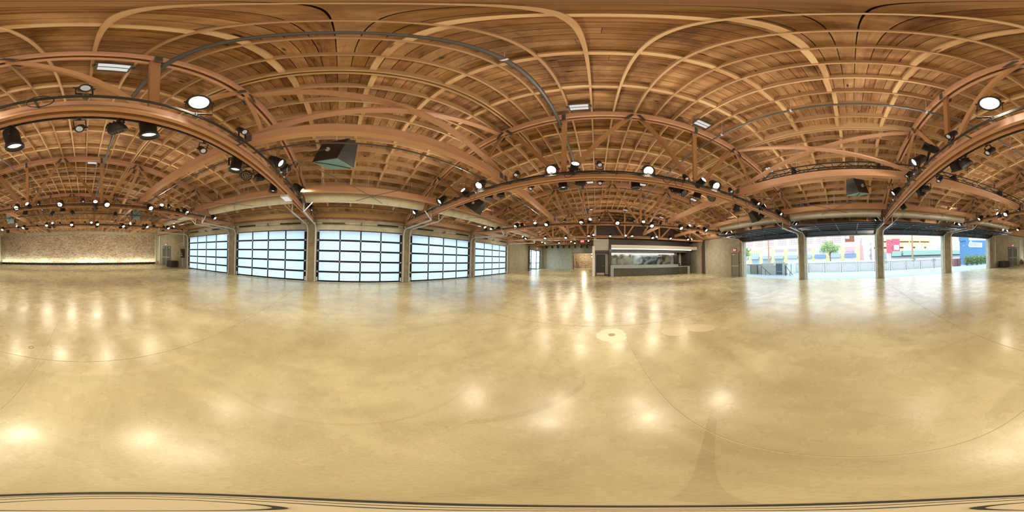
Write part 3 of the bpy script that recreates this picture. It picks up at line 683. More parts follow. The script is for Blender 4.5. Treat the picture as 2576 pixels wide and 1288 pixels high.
# glazed entrance in the left wall
d = root('door_13', (XA-0.2, 26, 0), 'black framed glazed entrance with one leaf standing open', 'door', None, 'structure'); H = 3.34; X = XA-0.2
for yy in (23.24, 24.55, 26.9, 28.86): obj('post', MB().box(X-0.05, X+0.05, yy-0.045, yy+0.045, 0, H), 'black', d)
obj('head', MB().box(X-0.05, X+0.05, 23.2, 28.9, H-0.07, H), 'black', d)
for (a, b) in ((23.28, 24.5), (26.95, 28.82)):
    for z in (0.04, 1.14, 2.24): obj('pane', MB().box(X-0.006, X+0.006, a, b, z+0.03, z+1.02), 'glass', d); obj('rail', MB().box(X-0.04, X+0.04, a, b, z-0.04, z+0.03), 'black', d)
for (hx, hy, ax, ay) in ((X, 26.85, XA-1.35, 26.7),):
    lf = obj('leaf', MB().beam((hx, hy, H-0.1), (ax, ay, H-0.1), 0.05, 0.08).beam((hx, hy, 0.08), (ax, ay, 0.08), 0.05, 0.14).beam((ax, ay, 0.01), (ax, ay, H-0.06), 0.07, 0.05).beam((hx, hy, 0.01), (hx, hy, H-0.06), 0.07, 0.05).beam((hx, hy, 1.1), (ax, ay, 1.1), 0.05, 0.05), 'black', d)
    obj('pane', MB().beam(((hx+ax)/2, (hy+ay)/2, 0.15), ((hx+ax)/2, (hy+ay)/2, H-0.14), 1.05, 0.01, (0, 1, 0)), 'glass', lf)
    obj('pull_handle', MB().cyl((ax+0.1, ay-0.07, 0.8), (ax+0.1, ay-0.07, 1.9), 0.02, 8), 'black', lf)
exit_sign(XA+0.01, 26.6, 3.66, 1, 'red exit sign over the glazed entrance')
exit_sign(-1.42, 16.5, 3.62, 1, 'red exit sign hanging in mid air left of the bar', 'x', 3.9)
o = root('sign_rail', (-3, 16.55, 3.78), 'long pale rail carrying the hanging exit sign left of the bar', 'rail')
obj('rail', MB().cyl((-6.6, 16.55, 3.80), (0.3, 16.55, 3.80), 0.022, 8), 'galv', o)
# posts, pipes, cabinets
def pipe_thing(name, runs, r, mat_, lab, cat, group=None):
    p = runs[0][0]; o = root(name, p, lab, cat, group)
    for q in runs: obj('pipe', MB().tube(q, r), mat_, o)
    return o
def channel_post(X, s, y, lab):
    o = root('steel_column', (X+s*0.12, y, 0), lab, 'column', 'side wall columns')
    a, b = sorted((X+s*0.004, X+s*0.22)); obj('web', MB().box(a, b, y-0.02, y+0.02, 0, 4.1), 'steel', o)
    for q in (-0.1, 0.1): obj('flange', MB().box(a, b, y+q-0.012, y+q+0.012, 0, 4.1), 'steel', o)
    obj('base_plate', MB().box(a, b, y-0.16, y+0.16, 0, 0.03), 'steel', o)
channel_post(XB, -1, 15.5, 'dark steel column on the wall right of the bar')
channel_post(XA, 1, 22.95, 'rusty steel column left of the glazed entrance')
pipe_thing('riser_pipe', [[(XB-0.08, 15.95, 0.1), (XB-0.08, 15.95, 3.4)]], 0.05, 'red', 'red standpipe on the wall just right of the bar', 'pipe')
pipe_thing('conduit', [[(XB-0.05, 15.2, 0.6), (XB-0.05, 15.2, 3.5)]], 0.02, 'galv', 'pale vertical conduit right of the dark column near the bar', 'pipe')
pipe_thing('conduit', [[(XA+0.06, -14.66, 0.2), (XA+0.06, -14.66, 2.3), (XA+0.06, -14.45, 2.7), (XA+0.06, -14.45, 4.0)], [(XA+0.06, -14.36, 2.0), (XA+0.06, -14.36, 4.0)]], 0.03, 'galv', 'bent conduits above the electrical box left of the closed doors', 'pipe')
pipe_thing('conduit', [[(XB-0.06, -14.6, 0.5), (XB-0.06, -14.6, 3.6)]], 0.04, 'galv', 'pale conduit beside the end pillar of the open doorways', 'pipe')
pipe_thing('riser_pipe', [[(XB-0.1, -20.0, 0.4), (XB-0.1, -20.0, 3.4)], [(XB-0.1, -20.25, 0.4), (XB-0.1, -20.25, 3.5)]], 0.05, 'galv', 'two pale standpipes between the patio side double doors and the brick wall', 'pipe')
pipe_thing('riser_pipe', [[(XA+0.1, -20.2, 0.1), (XA+0.1, -20.2, 3.9)]], 0.06, 'galv', 'pale standpipe between the left double doors and the brick wall', 'pipe')
o = root('electrical_box', (XA+0.1, -14.5, 1.6), 'dark electrical box on the wall left of the closed garage doors', 'electrical box')
obj('cabinet', MB().box(XA+0.004, XA+0.2, -14.85, -14.2, 1.1, 2.05), 'crate', o); obj('label_plate', MB().box(XA+0.2, XA+0.204, -14.72, -14.5, 1.28, 1.42), 'patch', o); obj('handle', MB().box(XA+0.2, XA+0.25, -14.66, -14.6, 1.5, 1.62), 'white', o)
o = root('switch_plate', (XA, -15.2, 1.5), 'column of pale switch plates beside the electrical box', 'switch')
for z in (1.2, 1.45, 1.7): obj('plate', MB().box(XA+0.003, XA+0.02, -15.3, -15.1, z, z+0.16), 'white', o)
o = root('wall_light', (XA+0.1, -15.1, 2.6), 'slanted cream fluorescent fitting on the wall above the black case', 'wall light')
obj('casing', MB().beam((XA+0.08, -15.72, 2.46), (XA+0.08, -14.62, 2.74), 0.10, 0.16, (1, 0, 0)), 'white', o)
def case(x, y, lab):
    o = root('equipment_case', (x, y, 0), lab, 'case'); obj('body', MB().box(x-0.42, x+0.42, y-0.55, y+0.55, 0.04, 0.62), 'crate', o)
    obj('lid', MB().box(x-0.43, x+0.43, y-0.56, y+0.56, 0.625, 0.72), 'crate', o)
    for q in (-0.35, 0.35): obj('latch', MB().box(x-0.445, x-0.42, y+q-0.05, y+q+0.05, 0.58, 0.68), 'steel', o); obj('latch', MB().box(x+0.42, x+0.445, y+q-0.05, y+q+0.05, 0.58, 0.68), 'steel', o)
    for a in (-0.36, 0.36):
        for b in (-0.48, 0.48): obj('caster', MB().cyl((x+a-0.02, y+b, 0.03), (x+a+0.02, y+b, 0.03), 0.03, 10), 'rubber', o)
case(XA+0.62, -15.9, 'black equipment case on the floor left of the closed garage doors')
case(XB-0.55, -15.65, 'black equipment case on the floor beside the patio side double doors')
o = root('fire_extinguisher', (XB-0.2, -14.75, 0), 'dark valve assembly on the floor beside the end patio pillar', 'valve')
obj('body', MB().cyl((XB-0.2, -14.75, 0), (XB-0.2, -14.75, 0.35), 0.10, 12).cyl((XB-0.2, -14.75, 0.35), (XB-0.2, -14.75, 0.6), 0.05, 10), 'steel', o); obj('hand_wheel', MB().cyl((XB-0.32, -14.75, 0.3), (XB-0.29, -14.75, 0.3), 0.11, 14), 'red', o)
o = root('valve_assembly', (XB-0.25, -20.5, 0), 'dark sprinkler valve at the foot of the standpipes by the brick wall', 'valve')
obj('body', MB().cyl((XB-0.22, -20.2, 0), (XB-0.22, -20.2, 0.7), 0.14, 12), 'steel', o); obj('hand_wheel', MB().cyl((XB-0.36, -20.3, 0.55), (XB-0.33, -20.3, 0.55), 0.13, 14), 'red', o); obj('body', MB().cyl((XB-0.22, -20.7, 0), (XB-0.22, -20.7, 0.6), 0.1, 12), 'steel', o)
for (X, y, lab) in ((XA+0.092, -1.82, 'small red strobe on the second pillar from the left between closed doors'), (XB-0.092, -2.09, 'small red strobe on the middle patio pillar'), (XA+0.092, 10.6, 'small red strobe on the pillar nearest the glazed entrance')):
    s = 1 if X < 0 else -1; o = root('fire_strobe', (X, y, 2.2), lab, 'alarm'); a, b = sorted((X, X+s*0.035))
    obj('housing', MB().box(a, b, y-0.05, y+0.05, 2.28, 2.42), 'red', o); a, b = sorted((X+s*0.035, X+s*0.045)); obj('flash_window', MB().box(a, b, y-0.03, y+0.03, 2.33, 2.37), 'white', o)
# floor wash bars along the brick wall
for i in range(12):
    x0 = XA+0.35+i*1.80; o = root('wash_light_bar', (x0+0.87, YBR+0.28, 0), 'black floor wash bar along the brick wall, %s from the closed door side' % NUM[i], 'light bar', 'black wash bars along the brick wall')
    obj('housing', MB().box(x0, x0+1.77, YBR+0.16, YBR+0.36, 0.01, 0.24), 'black', o)
    m = MB()
    for q in range(5): m.cyl((x0+0.2+q*0.34, YBR+0.26, 0.24), (x0+0.2+q*0.34, YBR+0.26, 0.243), 0.035, 10)
    obj('led_row', m, 'lens_pale', o)
    m = MB()
    for q in range(4): m.box(x0+0.1+q*0.5, x0+0.13+q*0.5, YBR+0.36, YBR+0.364, 0.1, 0.13)
    obj('screw', m, 'galv', o)
    l = bpy.data.lights.new('lamp', 'AREA'); l.shape = 'RECTANGLE'; l.size = 1.7; l.size_y = 0.06; l.energy = 26*(0.7+0.5*((i*5) % 7)/6); l.color = (0.93, 1.0, 0.82)
    lo = bpy.data.objects.new('lamp', l); COL.objects.link(lo); lo.parent = o; lo.location = Vector((x0+0.88, YBR+0.30, 0.26))-WORLD[o]; lo.rotation_euler = Vector((0, -0.22, 0.97)).to_track_quat('-Z', 'Y').to_euler()

# ------------------------------------------------------------------ ducts and pipes overhead
def duct(x, z, r, segs, lab):
    d = root('spiral_duct', (x, 0, z), lab, 'duct')
    for (a, b) in segs:
        m = MB(); n = max(1, int((b-a)/0.6)); 
        for q in range(n):
            ya = a+(b-a)*q/n; yb = a+(b-a)*(q+1)/n
            m.cyl((x, ya, z), (x, yb-0.02, z), r, 24, None, q in (0, n-1)); m.cyl((x, yb-0.02, z), (x, yb, z), r+0.012, 24, None, False)
        obj('duct_section', m, 'duct', d)
        m = MB()
        for yy in (a+0.7, (a+b)/2, b-0.7): m.cyl((x-r*0.8, yy, z), (x-r*0.8, yy, zr(x, yy)-0.2), 0.008, 6); m.cyl((x+r*0.8, yy, z), (x+r*0.8, yy, zr(x, yy)-0.2), 0.008, 6)
        obj('hanger_rod', m, 'galv', d)
        m = MB()
        for yy in (a+(b-a)*0.28, a+(b-a)*0.72):
            sx = 1 if x < XC else -1; m.beam((x+sx*r*0.98, yy-0.1, z-0.05), (x+sx*r*0.98, yy+0.1, z+0.08), 0.06, 0.03)
        obj('damper_clip', m, 'galv', d)
    return d
duct(-7.25, 4.42, 0.27, [(-13.3, -8.4), (-7.4, -2.2), (-1.6, 3.9), (4.6, 10.2), (10.8, 16.2), (17.0, 26.5)], 'long pale spiral duct under the roof along the closed garage doors')
duct(9.35, 4.24, 0.25, [(-13.3, -8.4), (-7.6, -2.4), (-1.7, 3.6), (4.2, 9.6)], 'long pale spiral duct under the roof along the patio doorways')
pipe_thing('sprinkler_main', [[(-0.95, -14.6, 6.3), (-0.95, 23.2, 6.3)]], 0.045, 'steel', 'thick dark sprinkler pipe overhead, nearer the closed doors', 'pipe', None)
pipe_thing('sprinkler_main', [[(3.32, -14.6, 6.2), (3.32, YF-10, 6.2)]], 0.035, 'steel', 'thinner dark sprinkler pipe overhead, nearer the patio doors', 'pipe', None)
pipe_thing('sprinkler_branch', [[(-3.65, -14.2, 4.72), (-3.65, 22.5, 4.72)]], 0.026, 'steel', 'dark pipe running just below the inner closed side timber beam', 'pipe')
pipe_thing('sprinkler_branch', [[(-8.6, -14.2, 4.34), (-8.6, 22.5, 4.34)]], 0.024, 'steel', 'dark pipe under the roof between duct and closed garage doors', 'pipe')
m = MB()
for x, z in ((-0.95, 6.3), (3.32, 6.2)):
    for y in (-12, -9.5, -6, -3.6, -0.6, 1.3, 2.9, 6.3, 8.4, 12.5, 15): pass
for (x, z, ys) in ((-0.95, 6.3, (-11, -5, 1.35, 7.2, 13)), (3.32, 6.2, (-11, -5, 1.2, -1.75, 3.3, 7.2, 13))):
    for y in ys:
        o = root('pipe_hanger', (x, y, z), 'silver clevis hanger on the sprinkler pipe %s, %s from the brick wall' % ('nearer the closed doors' if x < 0 else 'nearer the patio', NUM[sorted(ys).index(y)]), 'hanger', 'sprinkler pipe hangers')
        obj('rod', MB().cyl((x, y, z+0.05), (x, y, zr(x)), 0.007, 6), 'galv', o); obj('clevis', MB().cyl((x, y-0.02, z), (x, y+0.02, z), 0.058, 12), 'galv', o)
pipe_thing('rigging_pipe', [[(-9.0, -10.98, 4.32), (7.6, -10.98, 4.32)]], 0.045, 'steel', 'black hanging pipe with moving lights in front of the brick wall', 'pipe')
# black box truss above the patio side beam
b = root('box_truss', (5.6, -3, 5.1), 'black box truss section hung along the roof, patio side', 'lighting truss')
for (dx, dz) in ((-.15, 0), (.15, 0), (-.15, .3), (.15, .3)): obj('truss_tube', MB().cyl((5.6+dx, -10.2, 4.97+dz), (5.6+dx, 3.4, 4.97+dz), 0.026, 8), 'fixture', b)
m = MB(); n = 0; y = -10.2
while y < 3.3:
    for dx in (-.15, .15): m.cyl((5.6+dx, y, 4.97+0.3*(n % 2)), (5.6+dx, y+0.45, 4.97+0.3*((n+1) % 2)), 0.014, 6)
    m.cyl((5.45, y, 4.97), (5.75, y, 4.97), 0.012, 6); m.cyl((5.45, y, 5.27), (5.75, y, 5.27), 0.012, 6); y += 0.45; n += 1
obj('lacing', m, 'fixture', b)
for y in (-7.2, -4.1, -1.0, 2.0): obj('joining_plate', MB().box(5.42, 5.78, y-0.04, y+0.04, 4.93, 5.31), 'fixture', b)
m = MB()
for y in (-9, -5, -2.4, 1.9): m.cyl((5.6, y, 5.27), (5.6, y, zr(5.6)), 0.006, 6)
obj('hanging_wire', m, 'galv', b)

# ------------------------------------------------------------------ loudspeakers
def speaker(x, y, z, yaw, pitch, sc, lab):
    o = root('loudspeaker', (x, y, z), lab, 'loudspeaker', 'hanging loudspeakers'); rot = (pitch, 0, yaw)
    def loc(mb, nm, mt):
        me = mb.mesh(nm); me.materials.append(M[mt]); q = link(nm, me, o, (0, 0, 0), rot); return q
    w, h, dp = 0.36*sc, 0.50*sc, 0.40*sc
    loc(MB().hexa([(-w, -dp, -h), (w, -dp, -h), (w*.55, dp, -h), (-w*.55, dp, -h), (-w, -dp, h), (w, -dp, h), (w*.55, dp, h), (-w*.55, dp, h)]), 'cabinet', 'speaker')
    loc(MB().box(-w*0.96, w*0.96, -dp-0.02, -dp-0.002, -h*0.97, h*0.97), 'grille', 'speaker_daylit')
    for s in (-1, 1): loc(MB().cyl((s*w*0.85, 0, 0), (s*(w*0.85+0.05), 0, 0), 0.07, 12), 'pivot', 'galv'); loc(MB().beam((s*(w*.82+.05), 0, 0), (s*(w*.82+.05), 0.0, h+0.25), 0.03, 0.06), 'bracket', 'steel')
    loc(MB().beam((-w*0.95, -dp-0.028, -h*0.8), (w*0.95, -dp-0.028, h*0.75), 0.02, 0.02), 'safety_strap', 'black')
    m = MB()
    for s in (-.2, .2): m.cyl((s, 0, 0.3), (s, 0, zr(x, y)-z-0.1), 0.006, 6)
    me = m.mesh('hanging_wire'); me.materials.append(M['galv']); link('hanging_wire', me, o, (0, 0, 0))
speaker(-4.55, -0.20, 4.98, R(-40), R(74), 1.0, 'large dark loudspeaker with daylight-tinted front, hung toward the closed garage doors')
speaker(6.4, -0.25, 4.60, R(55), R(74), 0.8, 'dark loudspeaker hung before the middle patio doorways')
speaker(-5.9, 6.4, 4.72, R(-75), R(50), 0.9, 'grey loudspeaker hung above the duct near the fourth closed garage door')
speaker(8.15, 5.38, 4.42, R(75), R(50), 0.8, 'grey loudspeaker hung near the patio doorway closest to the bar')
speaker(-3.75, -11.7, 4.55, R(180), R(12), 0.85, 'black loudspeaker hung before the brick wall, closed door side')
speaker(5.5, -11.7, 4.45, R(180), R(12), 0.85, 'black loudspeaker hung before the brick wall, patio side')

# ------------------------------------------------------------------ flood panels under the roof
def flood(x, y, lab):
    z = ztop(x)-0.07; o = root('flood_panel', (x, y, z), lab, 'ceiling light', 'flat flood panels beside the trusses'); ti = math.atan2(-(x-XC), RAD)*1.0
    def loc(mb, nm, mt): me = mb.mesh(nm); me.materials.append(M[mt]); link(nm, me, o, (0, 0, 0), (0, -ti, 0))
    loc(MB().box(-0.25, 0.25, -0.15, 0.15, 0, 0.06), 'housing', 'steel')
    for q in (-0.065, 0.065): loc(MB().box(-0.22, 0.22, q-0.05, q+0.05, -0.006, 0.0), 'diffuser', 'flood_lit')
    loc(MB().box(-0.30, -0.25, -0.03, 0.03, 0.0, 0.1), 'bracket', 'steel'); loc(MB().box(0.25, 0.30, -0.03, 0.03, 0, 0.1), 'bracket', 'steel')
for k in range(-2, 4):
    for i, x in enumerate((-0.42, 2.85, 6.6)):
        if k in (-2, -1, 0) and i: continue
        off = -0.42 if k > 0 else -0.42
        flood(x, yT(k, x)+off, 'white flood panel under the roof, %s truss from brick wall, %s' % (ORD[k], ('closed door end', 'middle one', 'patio end')[i]))
o = root('flood_panel', (-5.6, -2.0, 3.87), 'white flat panel fixed below the third truss chord, closed door side', 'ceiling light')
obj('housing', MB().box(-5.9, -5.35, -2.12, -1.84, 3.80, 3.878), 'white', o); obj('diffuser', MB().box(-5.87, -5.38, -2.10, -1.86, 3.792, 3.80), 'flood_lit', o)

# ------------------------------------------------------------------ stage lights on the truss pipes
PIPE = {}
for k in range(-2, 5):
    for side, zz, nm in ((1, 4.02, 'near'), (-1, 4.12, 'far')):
        if k == 4 and side < 0: continue
        s = side*(1 if k <= 0 else -1); o = root('lighting_pipe', (XC, yT(k, XC)+s*0.3, zz), 'black lighting pipe along the %s truss from the brick wall, %s side' % (ORD[k], 'near' if side > 0 else 'far'), 'pipe', 'black lighting pipes')
        obj('tube', MB().tube([(x, yT(k, x)+s*0.3, zz) for x in (-9.2, -4, 1, 6, 11.2)], 0.024), 'fixture', o)
        m = MB()
        for x in (-8.5, -6.6, -4.8, -2.4, 0.5, 2.0, 4.4, 6.6, 8.8, 10.6): m.beam((x, yT(k, x)+s*0.1, zz+0.02), (x, yT(k, x)+s*0.32, zz+0.02), 0.03, 0.02)
        obj('stand_off', m, 'steel', o)
        if abs(k) <= 2 and side > 0:
            rnd = random.Random(k+40); c = root('power_cable', (XC, yT(k, XC)+s*0.33, zz-0.03), 'black power cables looped along the near pipe of the %s truss from the brick wall' % ORD[k], 'cable', 'cables on the lighting pipes')
            for a in range(3):
                pts = []; x = -8.8+0.3*a; z0 = zz-0.035-0.02*a
                while x < 10.8: pts.append((x, yT(k, x)+s*(0.33+0.012*a), z0-0.035*abs(math.sin(x*1.9+a)))); x += 0.28
                obj('cable', MB().tube(pts, 0.009, 5), 'fixture', c)
            for q in range(6):
                x = rnd.uniform(-6, 8); rr = rnd.uniform(0.08, 0.15)
                obj('cable_loop', MB().tube([(x+rr*math.cos(2*PI*t/16), yT(k, x)+s*0.36, zz-0.02-rr*0.9+rr*math.sin(2*PI*t/16)) for t in range(17)], 0.008, 5), 'fixture', c)
def mk(nm, mb, mt): me = mb.mesh(nm); me.materials.append(M[mt]); return me
PAR_B = mk('body', MB().lathe([(0.0, -0.27), (0.07, -0.27), (0.11, -0.23), (0.13, -0.17), (0.13, 0.15), (0.155, 0.155), (0.155, 0.20), (0.128, 0.20), (0.122, 0.11), (0.0, 0.11)], 18), 'fixture')
PAR_R = mk('colour_frame', MB().box(-0.165, 0.165, -0.012, 0.012, 0, 0.0), 'fixture')
PAR_L = mk('lens', MB().lathe([(0.0, 0.145), (0.07, 0.138), (0.12, 0.116)], 18), 'lens_off')
LED_B = mk('body', MB().lathe([(0.0, -0.17), (0.09, -0.17), (0.105, -0.15), (0.105, 0.15), (0.118, 0.15), (0.118, 0.175), (0.1, 0.175), (0.1, 0.165), (0, 0.165)], 18), 'fixture')
LED_L = mk('lens', MB().lathe([(0.0, 0.172), (0.095, 0.170)], 18), 'lens_cool')
SPT_B = mk('body', MB().lathe([(0.0, -0.13), (0.05, -0.13), (0.065, -0.11), (0.065, 0.09), (0.07, 0.095), (0.07, 0.12), (0.055, 0.12), (0.052, 0.09), (0, 0.09)], 14), 'fixture')
SPT_L = mk('lens', MB().lathe([(0.0, 0.102), (0.05, 0.098)], 14), 'lens_off')
WSH = MB().lathe([(0.0, -0.10), (0.06, -0.10), (0.10, -0.06), (0.14, 0.0), (0.15, 0.06), (0.15, 0.09), (0.13, 0.09), (0.125, 0.075), (0, 0.075)], 18)
for q in range(8): a = 2*PI*q/8; WSH.beam((0.06*math.cos(a), 0.06*math.sin(a), -0.10), (0.13*math.cos(a), 0.13*math.sin(a), -0.03), 0.012, 0.05, (0, 0, 1))
WSH_B = mk('body', WSH, 'fixture'); m = MB()
for (r, n) in ((0, 1), (0.05, 6), (0.1, 12)):
    for q in range(n): a = 2*PI*q/n; m.cyl((r*math.cos(a), r*math.sin(a), 0.075), (r*math.cos(a), r*math.sin(a), 0.085), 0.018, 8)
WSH_L = mk('lens', m, 'lens_off')
MOV_B = mk('body', MB().lathe([(0, -0.2), (0.09, -0.2), (0.135, -0.13), (0.14, 0.05), (0.11, 0.2), (0.09, 0.21), (0.085, 0.19), (0, 0.19)], 18), 'fixture'); MOV_L = mk('lens', MB().lathe([(0, 0.2), (0.08, 0.195)], 16), 'lens_off')
CLAMP = mk('clamp', MB().box(-0.03, 0.03, -0.035, 0.035, -0.045, 0.04).cyl((-0.035, 0, 0), (0.035, 0, 0), 0.036, 10).cyl((0, 0.035, -0.02), (0, 0.075, -0.02), 0.012, 6), 'steel')
LENSM = {}
def lens_mesh(base, mt):
    k_ = (base.name, mt)
    if k_ not in LENSM: q = base.copy(); q.materials.clear(); q.materials.append(M[mt]); LENSM[k_] = q
    return LENSM[k_]
KIND = {'w': ('par_can', 'black par can with glowing warm lens', PAR_B, PAR_L, 0.17, 0.155, 'lens_warm'), 'p': ('par_can', 'large hanging par can, lit', PAR_B, PAR_L, 0.17, 0.155, 'lens_warm'),
        'd': ('par_can', 'large hanging par can aimed away', PAR_B, PAR_L, 0.17, 0.155, 'lens_off'), 'H': ('par_can', 'dazzling lit par can aimed at viewpoint', PAR_B, PAR_L, 0.17, 0.155, 'lens_hot'),
        'u': ('led_uplight', 'black cylinder uplight with white disc', LED_B, LED_L, 0.17, 0.118, 'lens_cool'), 's': ('track_spot', 'small black cylinder spot', SPT_B, SPT_L, 0.1, 0.07, 'lens_dim'),
        'm': ('wash_light', 'dark round wash light with yoke', WSH_B, WSH_L, 0.08, 0.15, 'lens_off'), 'v': ('moving_head', 'black moving head light under the pipe', MOV_B, MOV_L, 0.19, 0.14, 'lens_off')}
LIGHTS = "H,0,-1.29,-1.58,4.38;H,0,1.36,-1.61,4.46;s,0,-0.02,-1.59,4.2;s,0,-2.27,-1.57,4.24;w,0,-3.93,-1.55,4.32;w,0,-6.1,-1.52,4.31;w,0,-8.1,-1.49,4.13;s,0,2.31,-1.62,4.18;u,0,3.3,-1.63,4.61;w,0,3.96,-1.64,4.43;s,0,4.54,-1.65,4.24;w,0,6.28,-1.67,4.29;w,0,11.63,-1.73,4.31;m,0,-4.29,-1.54,4.28;p,0,1.02,-2.31,3.61;s,0,0.06,-2.29,3.85;m,0,-0.48,-2.29,3.83;p,0,-0.94,-2.28,3.84;s,0,-1.99,-2.27,3.87;p,0,-2.94,-2.26,3.78;m,0,-3.38,-2.25,3.79;m,0,-4.06,-2.24,3.97;p,0,-4.96,-2.23,3.9;d,0,-7.93,-2.2,4.18;s,0,2.06,-2.32,3.89;m,0,2.66,-2.33,3.83;d,0,3.02,-2.33,3.85;s,0,3.89,-2.34,3.89;d,0,5.04,-2.35,3.84;d,0,6.99,-2.38,3.86;m,0,4.69,-2.35,3.86;w,1,-1.1,3.79,4.12;w,1,1.26,3.73,4.1;w,1,3.41,3.69,4.13;w,1,-3.45,3.84,4.19;w,1,-5.68,3.88,4.17;w,1,5.7,3.64,4.03;w,1,7.83,3.59,4.06;w,1,-8.26,3.94,4.28;u,1,-0.5,3.77,4.26;u,1,2.92,3.7,4.22;s,1,0.08,3.76,4.19;s,1,2.34,3.71,4.08;s,1,-2.09,3.81,4.18;s,1,4.08,3.67,4.12;u,1,-4.18,3.85,4.24;u,1,6.24,3.63,4.14;w,1,10.07,3.54,3.94;p,1,-0.93,4.48,3.88;p,1,1.11,4.44,3.89;d,1,3.14,4.39,3.9;p,1,-3.04,4.53,3.95;d,1,-5.16,4.57,4.0;d,1,6.99,4.31,3.87;d,1,5.1,4.35,3.79;m,1,-0.45,4.47,3.95;s,1,0.1,4.46,3.98;m,1,2.68,4.4,3.95;m,1,-3.56,4.54,3.94;s,1,-1.95,4.5,3.98;s,1,2.26,4.41,3.94;m,1,3.79,4.38,3.97;d,1,2.37,4.41,3.93;u,2,-3.98,10.04,4.18;w,2,-3.21,10.01,3.99;w,2,-5.51,10.09,4.05;w,2,-0.93,9.93,4.02;u,2,-0.37,9.91,4.24;s,2,0.17,9.89,4.23;w,2,1.3,9.85,3.99;u,2,2.94,9.8,4.16;w,2,3.5,9.78,3.9;s,2,-2.01,9.97,4.16;w,2,-7.71,10.17,4.05;u,2,-8.34,10.19,4.29;w,2,5.63,9.71,3.89;u,2,6.29,9.68,4.18;w,2,7.77,9.63,3.93;w,2,9.9,9.56,3.91;u,2,10.49,9.54,4.11;s,2,2.36,9.82,4.18;s,2,4.15,9.76,4.05;s,2,6.79,9.67,4.05;d,2,-5.22,10.78,4.01;d,2,7.46,10.34,3.85;d,2,-7.42,10.86,3.97;d,2,9.51,10.27,3.86;m,2,-0.78,10.63,3.88;m,2,3.23,10.49,3.94;w,3,-7.56,16.27,4.0;u,3,-7.92,16.28,4.28;w,3,-5.27,16.15,3.94;w,3,-3.05,16.03,3.92;w,3,-0.74,15.91,4.04;u,3,-0.27,15.89,4.19;w,3,1.36,15.81,4.03;w,3,3.52,15.7,4.06;w,3,5.65,15.59,3.96;w,3,7.63,15.48,3.97;w,3,9.75,15.37,3.96;u,3,2.88,15.73,4.13;u,3,6.08,15.56,4.1;u,3,10.22,15.35,4.05;s,3,-4.1,16.09,4.07;s,3,-3.51,16.06,4.01;u,4,-7.74,22.39,4.26;w,4,-7.29,22.36,4.11;w,4,-5.16,22.21,4.05;u,4,-3.45,22.1,4.24;w,4,-2.92,22.06,4.01;u,4,-1.04,21.94,4.32;w,-1,3.35,-7.63,4.01;u,-1,2.76,-7.63,4.18;s,-1,2.19,-7.62,4.09;w,-1,1.14,-7.62,3.99;u,-1,-0.53,-7.61,4.12;w,-1,-1.08,-7.6,3.96;w,-1,-3.28,-7.59,3.95;u,-1,-3.89,-7.59,4.23;s,-1,0.04,-7.61,4.12;s,-1,-4.34,-7.58,4.17;w,-1,-5.51,-7.58,4.01;u,-1,6.13,-7.64,4.12;w,-1,5.54,-7.64,3.95;w,-1,7.7,-7.65,3.99;u,-1,10.44,-7.67,4.19;w,-1,9.86,-7.67,3.96;w,-1,-7.78,-7.56,4.0;s,-1,4.64,-7.64,4.05;d,-1,3.12,-8.33,3.85;m,-1,2.63,-8.32,4.01;d,-1,1.08,-8.32,3.89;m,-1,-0.52,-8.31,3.93;d,-1,-5.26,-8.28,3.97;d,-1,7.29,-8.35,3.91;m,-1,5.13,-8.34,3.9;s,-1,2.17,-8.32,3.97;w,-2,7.38,-13.47,3.84;u,-2,5.88,-13.46,4.08;w,-2,5.28,-13.45,3.85;w,-2,3.14,-13.44,3.94;u,-2,2.63,-13.44,4.15;w,-2,1.03,-13.43,3.93;u,-2,-0.6,-13.41,4.12;w,-2,-1.12,-13.41,3.96;w,-2,-3.3,-13.4,3.85;u,-2,-3.88,-13.39,4.12;w,-2,-5.46,-13.38,3.91;w,-2,-7.58,-13.37,3.93;u,-2,-8.15,-13.36,4.17;u,-2,10.08,-13.49,4.08;w,-2,9.55,-13.48,3.93;s,-2,4.02,-13.45,3.91;s,-2,2.02,-13.43,4.03;s,-2,-0.05,-13.42,4.06;s,-2,-4.28,-13.39,4.07;w,-2,8.32,-13.47,3.9;s,-2,-9.21,-13.36,3.87;d,-2,7.12,-14.17,3.68;d,-2,5.15,-14.15,3.82;d,-2,3.02,-14.14,3.89;m,-2,2.59,-14.14,3.91;d,-2,0.95,-14.12,3.91;d,-2,-1.11,-14.11,3.9;d,-2,-3.18,-14.1,3.84;m,-2,-3.73,-14.09,3.82;d,-2,-5.31,-14.08,3.86;d,-2,-7.36,-14.07,3.84;d,-2,-6.31,-14.08,3.96;v,-1,2.25,-10.97,4.25;v,-1,0.7,-10.96,4.25;v,-1,-2.11,-10.95,4.17;v,-1,5.01,-10.99,4.23"
data = []
for it in LIGHTS.split(';'):
    c, k, x, y, z = it.split(','); data.append([c, int(k), float(x), float(y), float(z)])
rank = {}
for c, k in {(d[0], d[1]) for d in data}:
    xs = sorted(d[2] for d in data if d[0] == c and d[1] == k)
    for i, x in enumerate(xs): rank[(c, k, x)] = (i, len(xs))
rnd = random.Random(21); POS = Vector((0, 0, 1.7))
